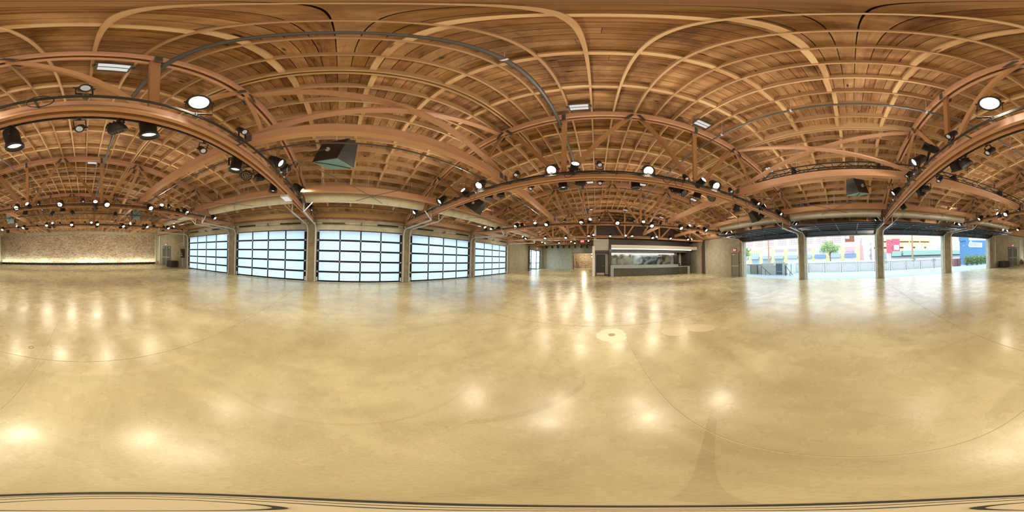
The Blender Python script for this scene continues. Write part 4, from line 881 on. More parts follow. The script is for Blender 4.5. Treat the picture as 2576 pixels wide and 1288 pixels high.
for (c, k, x, y, z) in data:
    nm, lab, body, lens, front, rad, lm = KIND[c]; toward = -1 if k > 0 else 1
    i, n = rank[(c, k, x)]
    where = '%s truss' % ORD[k] if c != 'v' else 'hanging pipe'
    full = '%s, %s from brick wall, %s' % (lab, where, 'only one there' if n == 1 else NUM[i]+' from closed doors')
    if c == 'v': full = '%s before the brick wall, %s' % (lab, NUM[i]+' from closed doors')
    L_ = Vector((x, y, z))
    if c == 'H': dr_ = (POS-L_).normalized()
    elif c == 'w': dr_ = Vector((rnd.uniform(-.15, .15), toward*0.72, -0.62)).normalized()
    elif c == 'p': dr_ = Vector((rnd.uniform(-.15, .15), -toward*0.12, -1)).normalized()
    elif c == 'd': dr_ = Vector((rnd.uniform(-.35, .35), -toward*0.6, -1)).normalized()
    elif c == 'u': dr_ = Vector((rnd.uniform(-.35, .35), toward*0.85, 0.42)).normalized()
    elif c == 's': dr_ = Vector((rnd.uniform(-.2, .2), toward*0.6, -0.8)).normalized()
    elif c == 'v': dr_ = Vector((rnd.uniform(-.5, .5), toward*0.5, -0.8)).normalized()
    elif c == 'm' and k == 2: dr_ = Vector((rnd.uniform(-.3, .3), 0.8, -0.5)).normalized()
    else: dr_ = Vector((rnd.uniform(-.8, .8), toward*rnd.uniform(-.6, .6), -0.75)).normalized()
    C_ = L_-dr_*front
    o = root(nm, C_, full, 'stage light', {'w': 'lit par cans on the truss pipes', 'p': 'large hanging par cans', 'd': 'large hanging par cans', 'H': 'lit par cans on the truss pipes', 'u': 'white disc uplights', 's': 'small black spots', 'm': 'round wash lights', 'v': 'moving heads on the hanging pipe'}[c])
    q = dr_.to_track_quat('Z', 'Y').to_euler()
    link('body', body, o, (0, 0, 0), q)
    le = link('lens', lens_mesh(lens, lm), o, (0, 0, 0), q)
    # yoke from the pivots to the clamp on its pipe
    side = 1 if c in 'wHus' and z > 4.0 or c in 'wHu' else -1
    if c == 'v': py, pz = -10.98, 4.32
    else:
        ty = yT(k, x); s = 1 if y > ty else -1; py = ty+s*0.3; pz = 4.02 if (s > 0) == (k <= 0) else 4.12
    P_ = Vector((x, py, pz)); ax = dr_.cross(P_-C_)
    ax = (ax.normalized() if ax.length > 0.02 else Vector((1, 0, 0))); ax = Vector((ax.x, ax.y, 0)).normalized() if abs(ax.x)+abs(ax.y) > 0.05 else Vector((1, 0, 0))
    v = (P_-C_); v = v-ax*v.dot(ax); dist = v.length
    if dist < 0.12: v = Vector((0, 0, -1 if pz < C_.z else 1)); dist = 0.001
    vd = v.normalized(); reach = max(rad+0.035, dist-0.06); yk = MB()
    for s in (-1, 1): yk.beam(C_+ax*s*(rad+0.014), C_+ax*s*(rad+0.014)+vd*reach, 0.008, 0.035, dr_)
    for s in (-1, 1): yk.cyl(C_+ax*s*(rad-0.01), C_+ax*s*(rad+0.04), 0.018, 8)
    yk.beam(C_+ax*(-rad-0.018)+vd*reach, C_+ax*(rad+0.018)+vd*reach, 0.03, 0.010, vd); yk.cyl(C_+vd*reach, P_, 0.012, 6)
    obj('yoke', yk, 'fixture', o)
    link('clamp', CLAMP, o, P_-WORLD[o])
    if c == 'd': le.data = lens_mesh(lens, 'lens_warm'); lamp(o, 'SPOT', L_+dr_*0.04, (dr_.x, -toward*0.75, -0.35), 330 if k == 2 else 210 if k == -2 else 110, WARM, 0.1, 125, 0.9)  # lamps added in the cans aimed away, to brighten the walls they face
    if c == 'm' and k == 2: le.data = lens_mesh(lens, 'lens_warm'); lamp(o, 'SPOT', L_+dr_*0.04, (dr_.x*0.4, 0.85, -0.25), 260, WARM, 0.1, 120, 0.9)  # lamps added in these wash lights to brighten the bar
    if c in 'wp': lamp(o, 'SPOT', L_+dr_*0.04, (dr_+Vector((0.5*(x-XC)/8, 0, -0.40))).normalized() if c == 'w' else (dr_+Vector((0.4*(x-XC)/8, 0, 0))), E_WARM if c == 'w' else E_HUNG, WARM, 0.1, 125, 0.9)
    elif c == 'H': lamp(o, 'SPOT', L_+dr_*0.04, (dr_.x, dr_.y, dr_.z-0.3), E_HOT, WARM, 0.1, 120, 0.8)
    elif c == 'u': lamp(o, 'SPOT', L_+dr_*0.05, (dr_.x*0.4, toward*0.8, 0.62), E_UP, COOL, 0.1, 150, 0.8)
# ------------------------------------------------------------------ bar
YB = 16.9
b = root('bar_counter', (6, YB, 0), 'long grey stone bar counter with a dark ribbed front', 'bar counter')
obj('side_slab', MB().box(1.5, 1.82, YB, YB+0.75, 0, 1.13), 'bar_stone', b); obj('worktop', MB().box(1.5, 9.33, YB-0.02, YB+0.8, 1.13, 1.19), 'bar_stone', b)
obj('fascia', MB().box(1.82, 9.33, YB, YB+0.06, 0.86, 1.13), 'bar_stone', b)
obj('low_worktop', MB().box(9.34, 10.95, YB-0.02, YB+0.8, 0.88, 0.95), 'bar_stone', b); obj('side_slab', MB().box(10.62, 10.95, YB, YB+0.75, 0, 0.88), 'bar_stone', b)
for i in range(7):
    z = 0.03+i*0.119; obj('front_board', MB().box(1.83, 10.61, YB+0.10+(0.006 if i % 2 else 0), YB+0.16, z, z+0.113), 'bar_dark', b)
o = root('serving_tray', (9.6, YB+0.3, 0.95), 'small black till at the step in the bar counter', 'till'); obj('body', MB().box(9.4, 9.75, YB+0.15, YB+0.5, 0.952, 1.06), 'black', o); obj('screen', MB().beam((9.45, YB+0.3, 1.2), (9.7, YB+0.3, 1.2), 0.02, 0.18), 'black', o)
YW = 19.6
bb = root('back_bar', (6, YW, 0), 'dark back bar with a marbled mirror panel and light strip', 'back bar')
obj('cabinet', MB().box(1.6, 10.1, YW-0.6, YW, 0, 1.0), 'dark_brown', bb); obj('worktop', MB().box(1.55, 10.1, YW-0.65, YW, 1.0, 1.06), 'bar_dark', bb)
def marble():
    m, nt, bs = nodes('marbled_mirror'); N = nt.nodes; n = N.new('ShaderNodeTexNoise'); n.inputs['Scale'].default_value = 0.9; n.inputs['Detail'].default_value = 7; n.inputs['Distortion'].default_value = 1.2
    tc = N.new('ShaderNodeTexCoord'); nt.links.new(tc.outputs['Object'], n.inputs['Vector']); r = N.new('ShaderNodeValToRGB'); e = r.color_ramp.elements
    e[0].position = 0.36; e[0].color = (0.06, 0.06, 0.045, 1); e[1].position = 0.66; e[1].color = (0.52, 0.56, 0.52, 1); q = e.new(0.5); q.color = (0.33, 0.36, 0.32, 1)
    nt.links.new(n.outputs[0], r.inputs[0]); nt.links.new(r.outputs[0], bs.inputs['Base Color']); bs.inputs['Roughness'].default_value = 0.12; bs.inputs['Metallic'].default_value = 0.35; return m
MAR = marble(); x = 1.62
for i in range(9):
    w = 0.94; obj('mirror_panel', MB().box(x, x+w-0.012, YW-0.03, YW-0.005, 1.06, 2.45), MAR, bb); x += w
obj('shelf', MB().box(5.4, 8.3, YW-0.28, YW-0.03, 1.98, 2.02), 'black', bb)
o = obj('light_strip', MB().box(1.62, 10.3, YW-0.10, YW-0.03, 2.46, 2.56), 'led_strip', bb)
rnd = random.Random(9)
for i in range(14):
    x = 6.1+i*0.14+(0.3 if i > 4 else 0); r = 0.035; h = rnd.uniform(0.10, 0.17); z = 2.021
    o = root('bar_glass', (x, YW-0.15, z), 'clear glass on the black back bar shelf', 'glass', 'glasses on the back bar shelf')
    o['label'] = 'clear stemmed glass on the black back bar shelf, %s from its left end' % NUM[i]
    me = MB().lathe([(0.03, 0), (0.03, 0.005), (0.006, 0.01), (0.006, 0.06), (r, 0.09), (r*1.05, 0.09+h), (r*0.98, 0.09+h), (r*0.9, 0.1), (0.0, 0.075)], 12).mesh('bowl'); me.materials.append(M['lens_off']); link('bowl', me, o, (0, 0, 0))
al = MB(); hs = obj('bar_alcove', MB().box(1.33, 1.6, YB+0.1, YW+0.2, 0, 3.3).box(10.9, 11.15, YB+0.1, YW+0.2, 0, 2.85).box(1.33, 11.15, YW, YW+0.25, 0, 3.3).box(1.33, 11.15, YB+0.5, YW+0.25, 2.62, 2.85), 'dark_brown', None, 'structure'); tag(hs, 'dark clad alcove around the bar', 'alcove')
obj('inner_jamb', MB().box(10.1, 10.4, YW-0.9, YW, 0, 2.6), 'dark_brown', hs); obj('pale_return', MB().box(10.5, 10.88, YW-0.6, YW-0.02, 0, 2.6), 'grey_panel', hs)
cn = root('bar_canopy', (6.7, YB-0.1, 3.0), 'white canopy box above the bar with a glowing strip under its edge', 'canopy')
obj('fascia', MB().box(1.56, 11.95, YB-0.12, YB+0.6, 2.93, 3.31), 'white', cn); obj('light_strip', MB().box(1.58, 11.1, YB-0.10, YB-0.02, 2.85, 2.93), 'led_strip', cn)
for (yy, zz, e, wx) in ((YB-0.06, 2.84, 60, 9.4), (YW-0.13, 2.45, 40, 8.5)):
    l = bpy.data.lights.new('lamp', 'AREA'); l.shape = 'RECTANGLE'; l.size = wx; l.size_y = 0.07; l.energy = e; l.color = (1, 0.92, 0.82)
    lo = bpy.data.objects.new('lamp', l); COL.objects.link(lo); lo.parent = cn if zz > 2.6 else bb; lo.location = Vector((6.1, yy, zz))-WORLD[lo.parent]
# dark volume above the bar, following the roof
m = MB(); n = 20; vs = []
for i in range(n+1):
    x = -0.2+(11.12+0.2)*i/n; zt = min(5.75, zr(x)-0.42); vs += [(x, YB+0.45, 3.3), (x, 20.7, 3.3), (x, 20.7, zt), (x, YB+0.45, zt)]
fs = [(0, 3, 2, 1), tuple(n*4+k for k in range(4))]
for i in range(n):
    for k in range(4): fs.append((4*i+k, 4*i+(k+1) % 4, 4*i+4+(k+1) % 4, 4*i+4+k))
m.add(vs, [f[::-1] for f in fs]); dv = obj('dark_bulkhead', m, 'dark_brown', None, 'structure'); tag(dv, 'tall dark bulkhead rising from the bar to the roof', 'bulkhead')
obj('corner_post', MB().box(-0.22, 0.0, YB+0.40, YB+0.46, 3.9, 5.74), 'white', dv)
# pale side block with a dark door, and white end wall
pb = MB(); pb.box(-0.02, 1.33, YB+0.42, 18.4, 2.76, 3.88)
for i in range(6):
    a0, a1 = PI-PI/2*i/6, PI-PI/2*(i+1)/6; c = (0.13, 3.73)
    pb.hexa([(c[0], YB+0.42, 3.73), (c[0]+0.15*math.cos(a0), YB+0.42, 3.73+0.15*math.sin(a0)), (c[0]+0.15*math.cos(a0), 18.4, 3.73+0.15*math.sin(a0)), (c[0], 18.4, 3.73), (c[0], YB+0.42, 3.731), (c[0]+0.15*math.cos(a1), YB+0.42, 3.73+0.15*math.sin(a1)), (c[0]+0.15*math.cos(a1), 18.4, 3.73+0.15*math.sin(a1)), (c[0], 18.4, 3.731)])
pb2 = MB().box(-0.30, 1.33, YB+0.42, 18.4, 2.76, 3.74).box(-0.15, 1.33, YB+0.42, 18.4, 3.74, 3.99)
for i in range(6):
    a0, a1 = PI-PI/2*i/6, PI-PI/2*(i+1)/6
    pb2.add([(-0.15, YB+0.42, 3.74), (-0.15+0.15*math.cos(a0), YB+0.42, 3.74+0.25*math.sin(a0)), (-0.15+0.15*math.cos(a1), YB+0.42, 3.74+0.25*math.sin(a1)), (-0.15, 18.4, 3.74), (-0.15+0.15*math.cos(a0), 18.4, 3.74+0.25*math.sin(a0)), (-0.15+0.15*math.cos(a1), 18.4, 3.74+0.25*math.sin(a1))], [(0, 1, 2), (1, 4, 5, 2)])
sb = obj('wall_bar_side', pb2, 'grey_panel', None, 'structure'); tag(sb, 'pale rounded wall block with a dark band left of the bar', 'wall')
obj('band', MB().box(-0.13, 1.45, YB+0.40, 18.4, 2.52, 2.76), 'dark_brown', sb)
YD = 18.2
obj('recess_wall', MB().box(-0.3, -0.02, YD, YD+0.2, 0, 2.52).box(1.0, 1.46, YD, YD+0.2, 0, 2.52).box(-0.02, 1.0, YD, YD+0.2, 2.33, 2.52), 'grey_panel', sb)
obj('skirting', MB().box(1.0, 1.4, YD-0.02, YD, 0, 0.12), 'dark_brown', sb)
wp = obj('wall_end', MB().box(-0.42, -0.14, YB+0.25, YF-8.5, 0, 3.2), 'white', None, 'structure'); tag(wp, 'white end of the free standing wall left of the bar', 'wall')
for i, z in enumerate((2.45, 2.1)):
    o = root('wall_sconce', (-0.5, 19+0.8*i, z), ('upper', 'lower')[i]+' small bright bulb on the white wall, facing the brick room', 'wall light'); obj('bulb', MB().cyl((-0.52, 19, z-0.04), (-0.52, 19, z+0.04), 0.05, 10), 'lens_warm', o); obj('back_plate', MB().cyl((-0.47, 19, z), (-0.42, 19, z), 0.05, 10), 'black', o)
dd = root('door_14', (0.48, YD, 0), 'dark grey door with a pale kick plate, left of the bar', 'door', None, 'structure')
for (a, c) in ((-0.02, 0.04), (0.94, 1.0)): obj('frame', MB().box(a, c, YD-0.04, YD+0.1, 0, 2.33), 'black', dd)
obj('frame', MB().box(0.04, 0.94, YD-0.04, YD+0.1, 2.27, 2.33), 'black', dd)
lf = obj('leaf', MB().box(0.045, 0.935, YD-0.02, YD+0.03, 0.01, 2.265), 'crate', dd); obj('kick_plate', MB().box(0.07, 0.91, YD-0.026, YD-0.02, 0.06, 0.30), 'patch_dim', lf)
obj('lever_handle', MB().cyl((0.85, YD-0.02, 1.05), (0.85, YD-0.07, 1.05), 0.015, 8).cyl((0.85, YD-0.07, 1.05), (0.73, YD-0.07, 1.05), 0.011, 8), 'galv', lf)
# room lamp beyond the opening and fill downlights added to brighten the back hall
for (x, y) in ((-5, 20.5), (-7.5, 26), (-3, 26)):
    o = root('fill_downlight', (x, y, 4.6), 'added black fill lamp over the back hall, %s' % ('before the seventh truss' if y < 22 else 'left near the entrance' if x < -5 else 'right near the brick room'), 'ceiling light'); obj('can', MB().cyl((x, y, 4.62), (x, y, 4.85), 0.08, 12), 'fixture', o); obj('lens', MB().cyl((x, y, 4.612), (x, y, 4.62), 0.06, 12), 'lens_pale', o); obj('stem', MB().cyl((x, y, 4.85), (x, y, zr(x, y)), 0.01, 6), 'fixture', o)
    lamp(o, 'SPOT', (x, y, 4.6), (0.1 if x > -4 else -0.15, 0.25, -1), 330, WARM, 0.1, 165, 0.9)
o = root('room_lamp', (-2.4, YF+2.6, 3.35), 'flat ceiling lamp in the brick room', 'ceiling light'); obj('disc', MB().cyl((-2.4, YF+2.6, 3.34), (-2.4, YF+2.6, 3.4), 0.2, 16), 'lens_pale', o)
l = bpy.data.lights.new('lamp', 'POINT'); l.energy = 260; l.color = WARM; l.shadow_soft_size = 0.2; lo = bpy.data.objects.new('lamp', l); COL.objects.link(lo); lo.parent = o; lo.location = (0, 0, -0.3)

# ------------------------------------------------------------------ outside
M['patio'] = plain('patio_concrete', (0.35, 0.43, 0.47), 0.6, 0, 0.07); M['asphalt'] = plain('asphalt', (0.42, 0.43, 0.44), 0.9, 0, 0.05)
M['lime'] = plain('lime_paint', (0.66, 0.69, 0.30), 0.8); M['cream'] = plain('cream_paint', (0.80, 0.75, 0.46), 0.8); M['awning'] = plain('awning_blue', (0.27, 0.32, 0.38), 0.7)
M['awning_deep'] = plain('awning_deep_blue', (0.13, 0.21, 0.36), 0.7); M['shop_glass'] = plain('shop_glass', (0.30, 0.40, 0.42), 0.2); M['sash'] = plain('window_frame_rose', (0.55, 0.30, 0.28), 0.6); M['upper_glass'] = plain('upper_glass', (0.52, 0.50, 0.55), 0.25)
M['sign_white'] = plain('sign_white', (0.8, 0.8, 0.82), 0.6); M['sign_pink'] = plain('sign_pink', (0.75, 0.35, 0.40), 0.6); M['sign_grey'] = plain('sign_mauve', (0.40, 0.34, 0.38), 0.6); M['letter'] = plain('letter_mauve', (0.45, 0.40, 0.58), 0.6)
M['peach'] = plain('peach_paint', (0.80, 0.58, 0.30), 0.8); M['dark_gap'] = plain('garage_dark', (0.22, 0.10, 0.05), 0.9); M['rose'] = plain('rose_red', (0.62, 0.10, 0.16), 0.7); M['seafoam'] = plain('canopy_green', (0.30, 0.46, 0.38), 0.7)
M['out_white'] = plain('outdoor_white', (0.70, 0.70, 0.70), 0.8); M['out_grey'] = plain('outdoor_grey', (0.42, 0.44, 0.48), 0.8); M['stair_wall'] = plain('stair_wall_paint', (0.56, 0.60, 0.58), 0.8, 0, 0.05); M['navy'] = plain('blue_wall', (0.085, 0.21, 0.39), 0.8); M['blue_door'] = plain('blue_grey_door', (0.12, 0.17, 0.24), 0.5)
M['rail_steel'] = plain('railing_steel', (0.07, 0.075, 0.085), 0.5); M['pole_wood'] = plain('pole_wood', (0.42, 0.24, 0.14), 0.85); M['bark'] = plain('bark', (0.20, 0.14, 0.09), 0.9); M['maroon'] = plain('maroon_box', (0.24, 0.12, 0.12), 0.7)
g = obj('ground', MB().box(-120, 160, -140, 140, -0.9, -0.45), 'asphalt', None, 'structure'); tag(g, 'pale asphalt street around the building', 'ground')
p = obj('patio_floor', MB().box(XB+T, 18.7, -22, 20, -0.45, -0.012).box(XB+0.06, XB+T+0.05, -22, 20, -0.45, -0.013), 'patio', None, 'structure'); tag(p, 'pale bluish concrete patio outside the open doorways', 'ground')
p = obj('side_walk', MB().box(-20, XA-T, -24, 34, -0.45, -0.02), 'patio', None, 'structure'); tag(p, 'concrete walk outside the closed garage doors', 'ground')
# mesh railing along the patio
PY = [6.75+0.02-i*1.845 for i in range(11)]
fence = root('mesh_railing', (18.0, 0, 0), 'dark steel railing with square mesh panels along the patio edge', 'railing')
for yy in PY: obj('post', MB().box(17.97, 18.03, yy-0.022, yy+0.022, -0.15, 1.04), 'rail_steel', fence)
for i in range(len(PY)-1):
    ya, yb = PY[i+1]+0.03, PY[i]-0.03; pn = MB()
    pn.box(17.985, 18.015, ya-0.02, yb+0.02, 1.0, 1.035).box(17.985, 18.015, ya-0.02, yb+0.02, 0.05, 0.08); obj('rail', pn, 'rail_steel', fence)
    a, c, z0, z1 = ya+0.14, yb-0.14, 0.16, 0.92; fr = MB()
    ch = 0.08; pts = [(a+ch, z0), (c-ch, z0), (c-ch, z0+ch), (c, z0+ch), (c, z1-ch), (c-ch, z1-ch), (c-ch, z1), (a+ch, z1), (a+ch, z1-ch), (a, z1-ch), (a, z0+ch), (a+ch, z0+ch)]
    for j in range(len(pts)): q, r = pts[j], pts[(j+1) % len(pts)]; fr.beam((18, q[0], q[1]), (18, r[0], r[1]), 0.018, 0.018, (1, 0, 0))
    for yy in (a+ch, c-ch): fr.beam((18, yy, 0.08), (18, yy, z0), 0.015, 0.015, (1, 0, 0)); fr.beam((18, yy, z1), (18, yy, 1.0), 0.015, 0.015, (1, 0, 0))
    pf = obj('panel_frame', fr, 'rail_steel', fence); ms = MB(); yy = a+0.06
    while yy < c-0.03: ms.beam((18, yy, z0+0.02), (18, yy, z1-0.02), 0.005, 0.005, (1, 0, 0)); yy += 0.07
    z = z0+0.07
    while z < z1: ms.beam((18, a+0.02, z), (18, c-0.02, z), 0.005, 0.005); z += 0.07
    obj('wire_mesh', ms, 'rail_steel', pf)
lw = obj('low_wall', MB().box(20.9, 21.2, -13, 6.4, -0.6, 1.16), 'out_white', None, 'structure'); tag(lw, 'low pale wall behind the patio railing', 'wall')
# stair corner by the bar end of the patio
sw_ = obj('stair_wall', MB().box(15.0, 15.2, 7.62, 9.3, -0.3, 1.20).box(15.0, 15.2, 6.55, 6.86, -0.3, 1.28).box(15.0, 15.2, 6.86, 7.62, 1.16, 1.28).box(15.2, 21.2, 6.45, 6.65, -0.6, 1.2).box(15.2, 15.4, 9.3, 14, -0.3, 1.1), 'stair_wall', None, 'structure'); tag(sw_, 'pale grey stair walls at the patio corner', 'wall')
o = root('door_15', (15, 7.25, 0), 'blue grey metal door in the patio stair wall', 'door', None, 'structure')
for (a, c) in ((6.88, 7.23), (7.24, 7.6)): obj('leaf', MB().box(14.98, 15.02, a, c, 0.01, 1.15), 'blue_door', o)
obj('bolt_bar', MB().box(14.95, 14.98, 6.95, 7.5, 0.34, 0.37), 'galv', o)
o = root('meter_box', (14.97, 7.7, 1.05), 'white box on the wall beside the blue grey patio door', 'box'); obj('box', MB().box(14.9, 14.998, 7.62, 7.86, 0.95, 1.3), 'sign_white', o)
o = root('metal_gate', (14.9, 10.2, 0), 'greenish panelled gate at the far left of the patio', 'gate')
for z in (0.03, 0.5): obj('panel', MB().box(14.86, 14.9, 9.86, 10.66, z, z+0.46), 'door_olive', o)
for yy in (9.8, 10.7): obj('post', MB().box(14.85, 14.92, yy-0.03, yy+0.03, 0, 1.05), 'rail_steel', o)
obj('rail', MB().box(14.85, 14.92, 9.2, 11.2, 1.0, 1.05), 'rail_steel', o)
def hand_rail(y0, z0, y1, z1, lab, posts):
    o = root('hand_rail', (14.6, y0, 0), lab, 'handrail'); obj('top_rail', MB().beam((14.6, y0, z0), (14.6, y1, z1), 0.04, 0.04), 'rail_steel', o)
    for yy in posts: t = (yy-y0)/(y1-y0); obj('post', MB().box(14.58, 14.62, yy-0.02, yy+0.02, -0.02, z0+(z1-z0)*t), 'rail_steel', o)
hand_rail(9.15, 0.92, 8.0, 0.02, 'dark sloping handrail left of the blue grey patio door', (9.12, 8.62))
hand_rail(6.35, 0.95, 5.62, 0.05, 'dark sloping handrail right of the blue grey patio door', (6.33, 5.9))
o = root('side_railing', (16, 6.3, 0), 'short dark railing beside the right hand stair', 'railing')
for (x, y) in ((14.7, 6.42), (16.3, 6.44), (17.9, 6.6)): obj('post', MB().box(x-0.02, x+0.02, y-0.02, y+0.02, 0, 1.08), 'rail_steel', o)
obj('rail', MB().beam((14.7, 6.42, 1.07), (17.9, 6.6, 1.05), 0.03, 0.03).beam((14.7, 6.42, 0.1), (17.9, 6.6, 0.1), 0.03, 0.03), 'rail_steel', o)
for i, yy in enumerate((-13.0, -13.62)):
    o = root('planter_box', (18.2, yy, 0), ('left', 'right')[i]+' maroon box standing by the patio railing beside the hedge', 'box', 'maroon boxes on the patio'); obj('body', MB().box(18.06, 18.6, yy-0.56, yy-0.02, 0.01, 0.98), 'maroon', o); obj('lid', MB().box(18.04, 18.62, yy-0.57, yy-0.01, 0.98, 1.01), 'maroon', o); obj('panel_line', MB().box(18.05, 18.06, yy-0.50, yy-0.46, 0.08, 0.92), 'bark', o)
# far railing by the hedge
o = root('far_railing', (17.6, -17, 0), 'thin dark railing in front of the green hedge', 'railing')
for yy in (-14.95, -17.0, -19.4): obj('post', MB().box(17.5, 17.54, yy-0.02, yy+0.02, 0, 1.05), 'rail_steel', o)
for z in (1.03, 0.12): obj('rail', MB().box(17.5, 17.53, -19.4, -13.5, z, z+0.03), 'rail_steel', o)
def leaves(mb, c, rad, n, size, rnd):
    for _ in range(n):
        while True:
            p = Vector([rnd.uniform(-1, 1) for _ in range(3)])
            if 0.25 < p.length < 1: break
        p = Vector((c[0]+p.x*rad[0], c[1]+p.y*rad[1], c[2]+p.z*rad[2])); a = Vector([rnd.uniform(-1, 1) for _ in range(3)]).normalized()*size; b_ = a.cross(Vector([rnd.uniform(-1, 1) for _ in range(3)])).normalized()*size*0.45
        mb.add([p-a, p+b_, p+a, p-b_], [(0, 1, 2, 3)])
for i in range(5):
    rnd = random.Random(50+i); yy = -15.3-i*0.95; o = root('hedge_shrub', (18.0, yy, 0), 'leafy green shrub of the hedge below the blue building, %s from the maroon boxes' % NUM[i], 'shrub', 'shrubs of the patio hedge')
    m = MB(); leaves(m, (18.0, yy, 0.68), (0.42, 0.62, 0.68), 620, 0.10, rnd); leaves(m, (18.0, yy, 1.3), (0.25, 0.3, 0.38+0.15*(i % 2)), 60, 0.08, rnd)
    obj('foliage', m, 'leaf', o)
    m = MB()
    for q in range(5): m.cyl((18+rnd.uniform(-.1, .1), yy+rnd.uniform(-.2, .2), 0), (18+rnd.uniform(-.25, .25), yy+rnd.uniform(-.4, .4), 0.9), 0.015, 5)
    obj('stem', m, 'bark', o)
for i, (x, yy, h) in enumerate(((19.5, -4.0, 1.1), (19.5, -7.7, 1.25), (19.4, -10.6, 1.1))):
    rnd = random.Random(70+i); o = root('sapling', (x, yy, -0.4), 'thin young plant behind the railing, %s from the middle pillar' % NUM[i], 'plant', 'young plants behind the railing')
    m = MB(); leaves(m, (x, yy, h-0.15), (0.3, 0.35, 0.28), 90, 0.06, rnd); obj('foliage', m, 'leaf', o); obj('stem', MB().cyl((x, yy-0.1, -0.45), (x, yy, h), 0.012, 6), 'bark', o)
def tree(x, y, z0, h, r, lab, seed):
    rnd = random.Random(seed); o = root('street_tree', (x, y, z0), lab, 'tree', 'street trees'); m = MB(); m.tube([(x, y, z0), (x+0.05, y+0.05, z0+h*0.4), (x, y+0.1, z0+h*0.62)], 0.13, 8)
    for q in range(7): a = 2*PI*q/7; m.cyl((x, y+0.05, z0+h*(0.38+0.03*q)), (x+r*0.6*math.cos(a), y+r*0.7*math.sin(a), z0+h*(0.62+0.04*(q % 3))), 0.05, 6, 0.02)
    obj('trunk', m, 'bark', o); m = MB()
    for q in range(16):
        a = 2*PI*q/16*2.6; rr = r*(0.25+0.5*rnd.random()); leaves(m, (x+rr*math.cos(a), y+rr*math.sin(a), z0+h*rnd.uniform(0.56, 0.9)), (r*0.38, r*0.42, r*0.30), 150, 0.13, rnd)
    obj('crown', m, 'leaf', o)
tree(34, 4.55, -0.45, 5.6, 2.3, 'round green street tree before the lime building', 5)
tree(34, 26.2, -0.45, 5.2, 1.8, 'green tree half hidden at the far left of the patio view', 6)
# lime and cream building
B = root('shop_building', (62, 20, -0.45), 'lime and cream two storey shop building with blue awnings across the street', 'building'); XF = 60
obj('lower_wall', MB().box(XF, 75, -2.9, 62, -0.45, 5.4), 'lime', B); obj('upper_wall', MB().box(XF+0.02, 75, -2.9, 62, 5.4, 12), 'cream', B); obj('cornice', MB().box(XF-0.15, XF+0.1, -2.95, 62, 11.6, 12.1), 'cream', B)
BAYS = [40.5, 34.6, 28.8, 22.9, 17.3, 11.9, 6.4, 0.7, 46.4]
for i, yc in enumerate(BAYS):
    deep = i in (5, 7); w = 2.1
    tr = obj('transom_window', MB().box(XF-0.05, XF+0.05, yc-w, yc+w, 2.75, 4.15), 'upper_glass' if i else 'shop_glass', B)
    for q in (-1.05, 0, 1.05): obj('mullion', MB().box(XF-0.09, XF-0.05, yc+q-0.06, yc+q+0.06, 2.75, 4.15), 'out_grey' if i else 'cream', tr)
    obj('shop_front', MB().box(XF-0.04, XF+0.05, yc-w+0.1, yc+w-0.1, -0.45, 1.6), 'shop_glass' if i < 3 else 'out_white', B)
    m = MB().hexa([(XF-1.1, yc-w-0.05, 1.5), (XF-0.02, yc-w-0.05, 1.5), (XF-0.02, yc+w+0.05, 1.5), (XF-1.1, yc+w+0.05, 1.5), (XF-1.08, yc-w-0.05, 1.62), (XF-0.02, yc-w-0.05, 2.78), (XF-0.02, yc+w+0.05, 2.78), (XF-1.08, yc+w+0.05, 1.62)])
    obj('awning', m, 'awning_deep' if deep else 'awning', B)
    if i == 0: continue
    sg = {1: ('sign_white', 4.3, 5.2), 2: ('sign_grey', 4.2, 5.35), 3: ('sign_grey', 4.3, 5.3), 4: ('sign_pink', 4.2, 5.4), 5: ('sign_white', 4.3, 5.4), 7: ('sign_pink', 4.25, 5.3)}.get(i)
    if sg: obj('shop_sign', MB().box(XF-0.1, XF-0.03, yc-1.9, yc+1.9, sg[1], sg[2]), sg[0], B)
text('lettering', 'OVIS', 1.7, 'sign_pink', B, (XF-0.25, 0.8, 3.4), (PI/2, 0, -PI/2), 0.08)
obj('wall_sign', MB().box(XF-0.12, XF-0.03, -2.3, 1.0, 5.75, 6.75), 'sign_white', B); obj('sign_print', MB().box(XF-0.14, XF-0.12, -2.0, 0.7, 5.95, 6.12).box(XF-0.14, XF-0.12, -2.0, 0.7, 6.2, 6.34).box(XF-0.14, XF-0.12, -2.0, 0.7, 6.42, 6.54), 'letter', B)
for i, yc in enumerate((43.6, 33.2, 27.4, 22.0, 16.4, 11.2, 5.9, 38.4)):
    wd = obj('upper_window', MB().box(XF-0.04, XF+0.06, yc-1.9, yc+1.9, 7.05, 9.4), 'upper_glass', B); m = MB()
    for q in range(7): m.box(XF-0.1, XF-0.04, yc-1.9+q*0.633-0.05, yc-1.9+q*0.633+0.05, 7.05, 9.4)
    for q in range(4): m.box(XF-0.1, XF-0.04, yc-1.9, yc+1.9, 7.05+q*0.75, 7.15+q*0.75)
    obj('muntin', m, 'sash', wd)
wd = obj('loft_opening', MB().box(XF-0.03, XF+0.03, -0.95, 2.5, 7.1, 9.6), 'dark_gap', B); m = MB().box(XF-0.12, XF-0.03, -0.95, 2.5, 8.05, 8.2).box(XF-0.12, XF-0.03, -0.95, 2.5, 7.1, 7.2)
for q in range(5): m.box(XF-0.12, XF-0.03, -0.95+q*0.84-0.04, -0.95+q*0.84+0.04, 7.1, 8.1)
obj('balcony_rail', m, 'rose', wd); obj('glazing', MB().box(XF-0.06, XF-0.03, 0.85, 2.4, 8.3, 9.6), 'out_grey', wd)
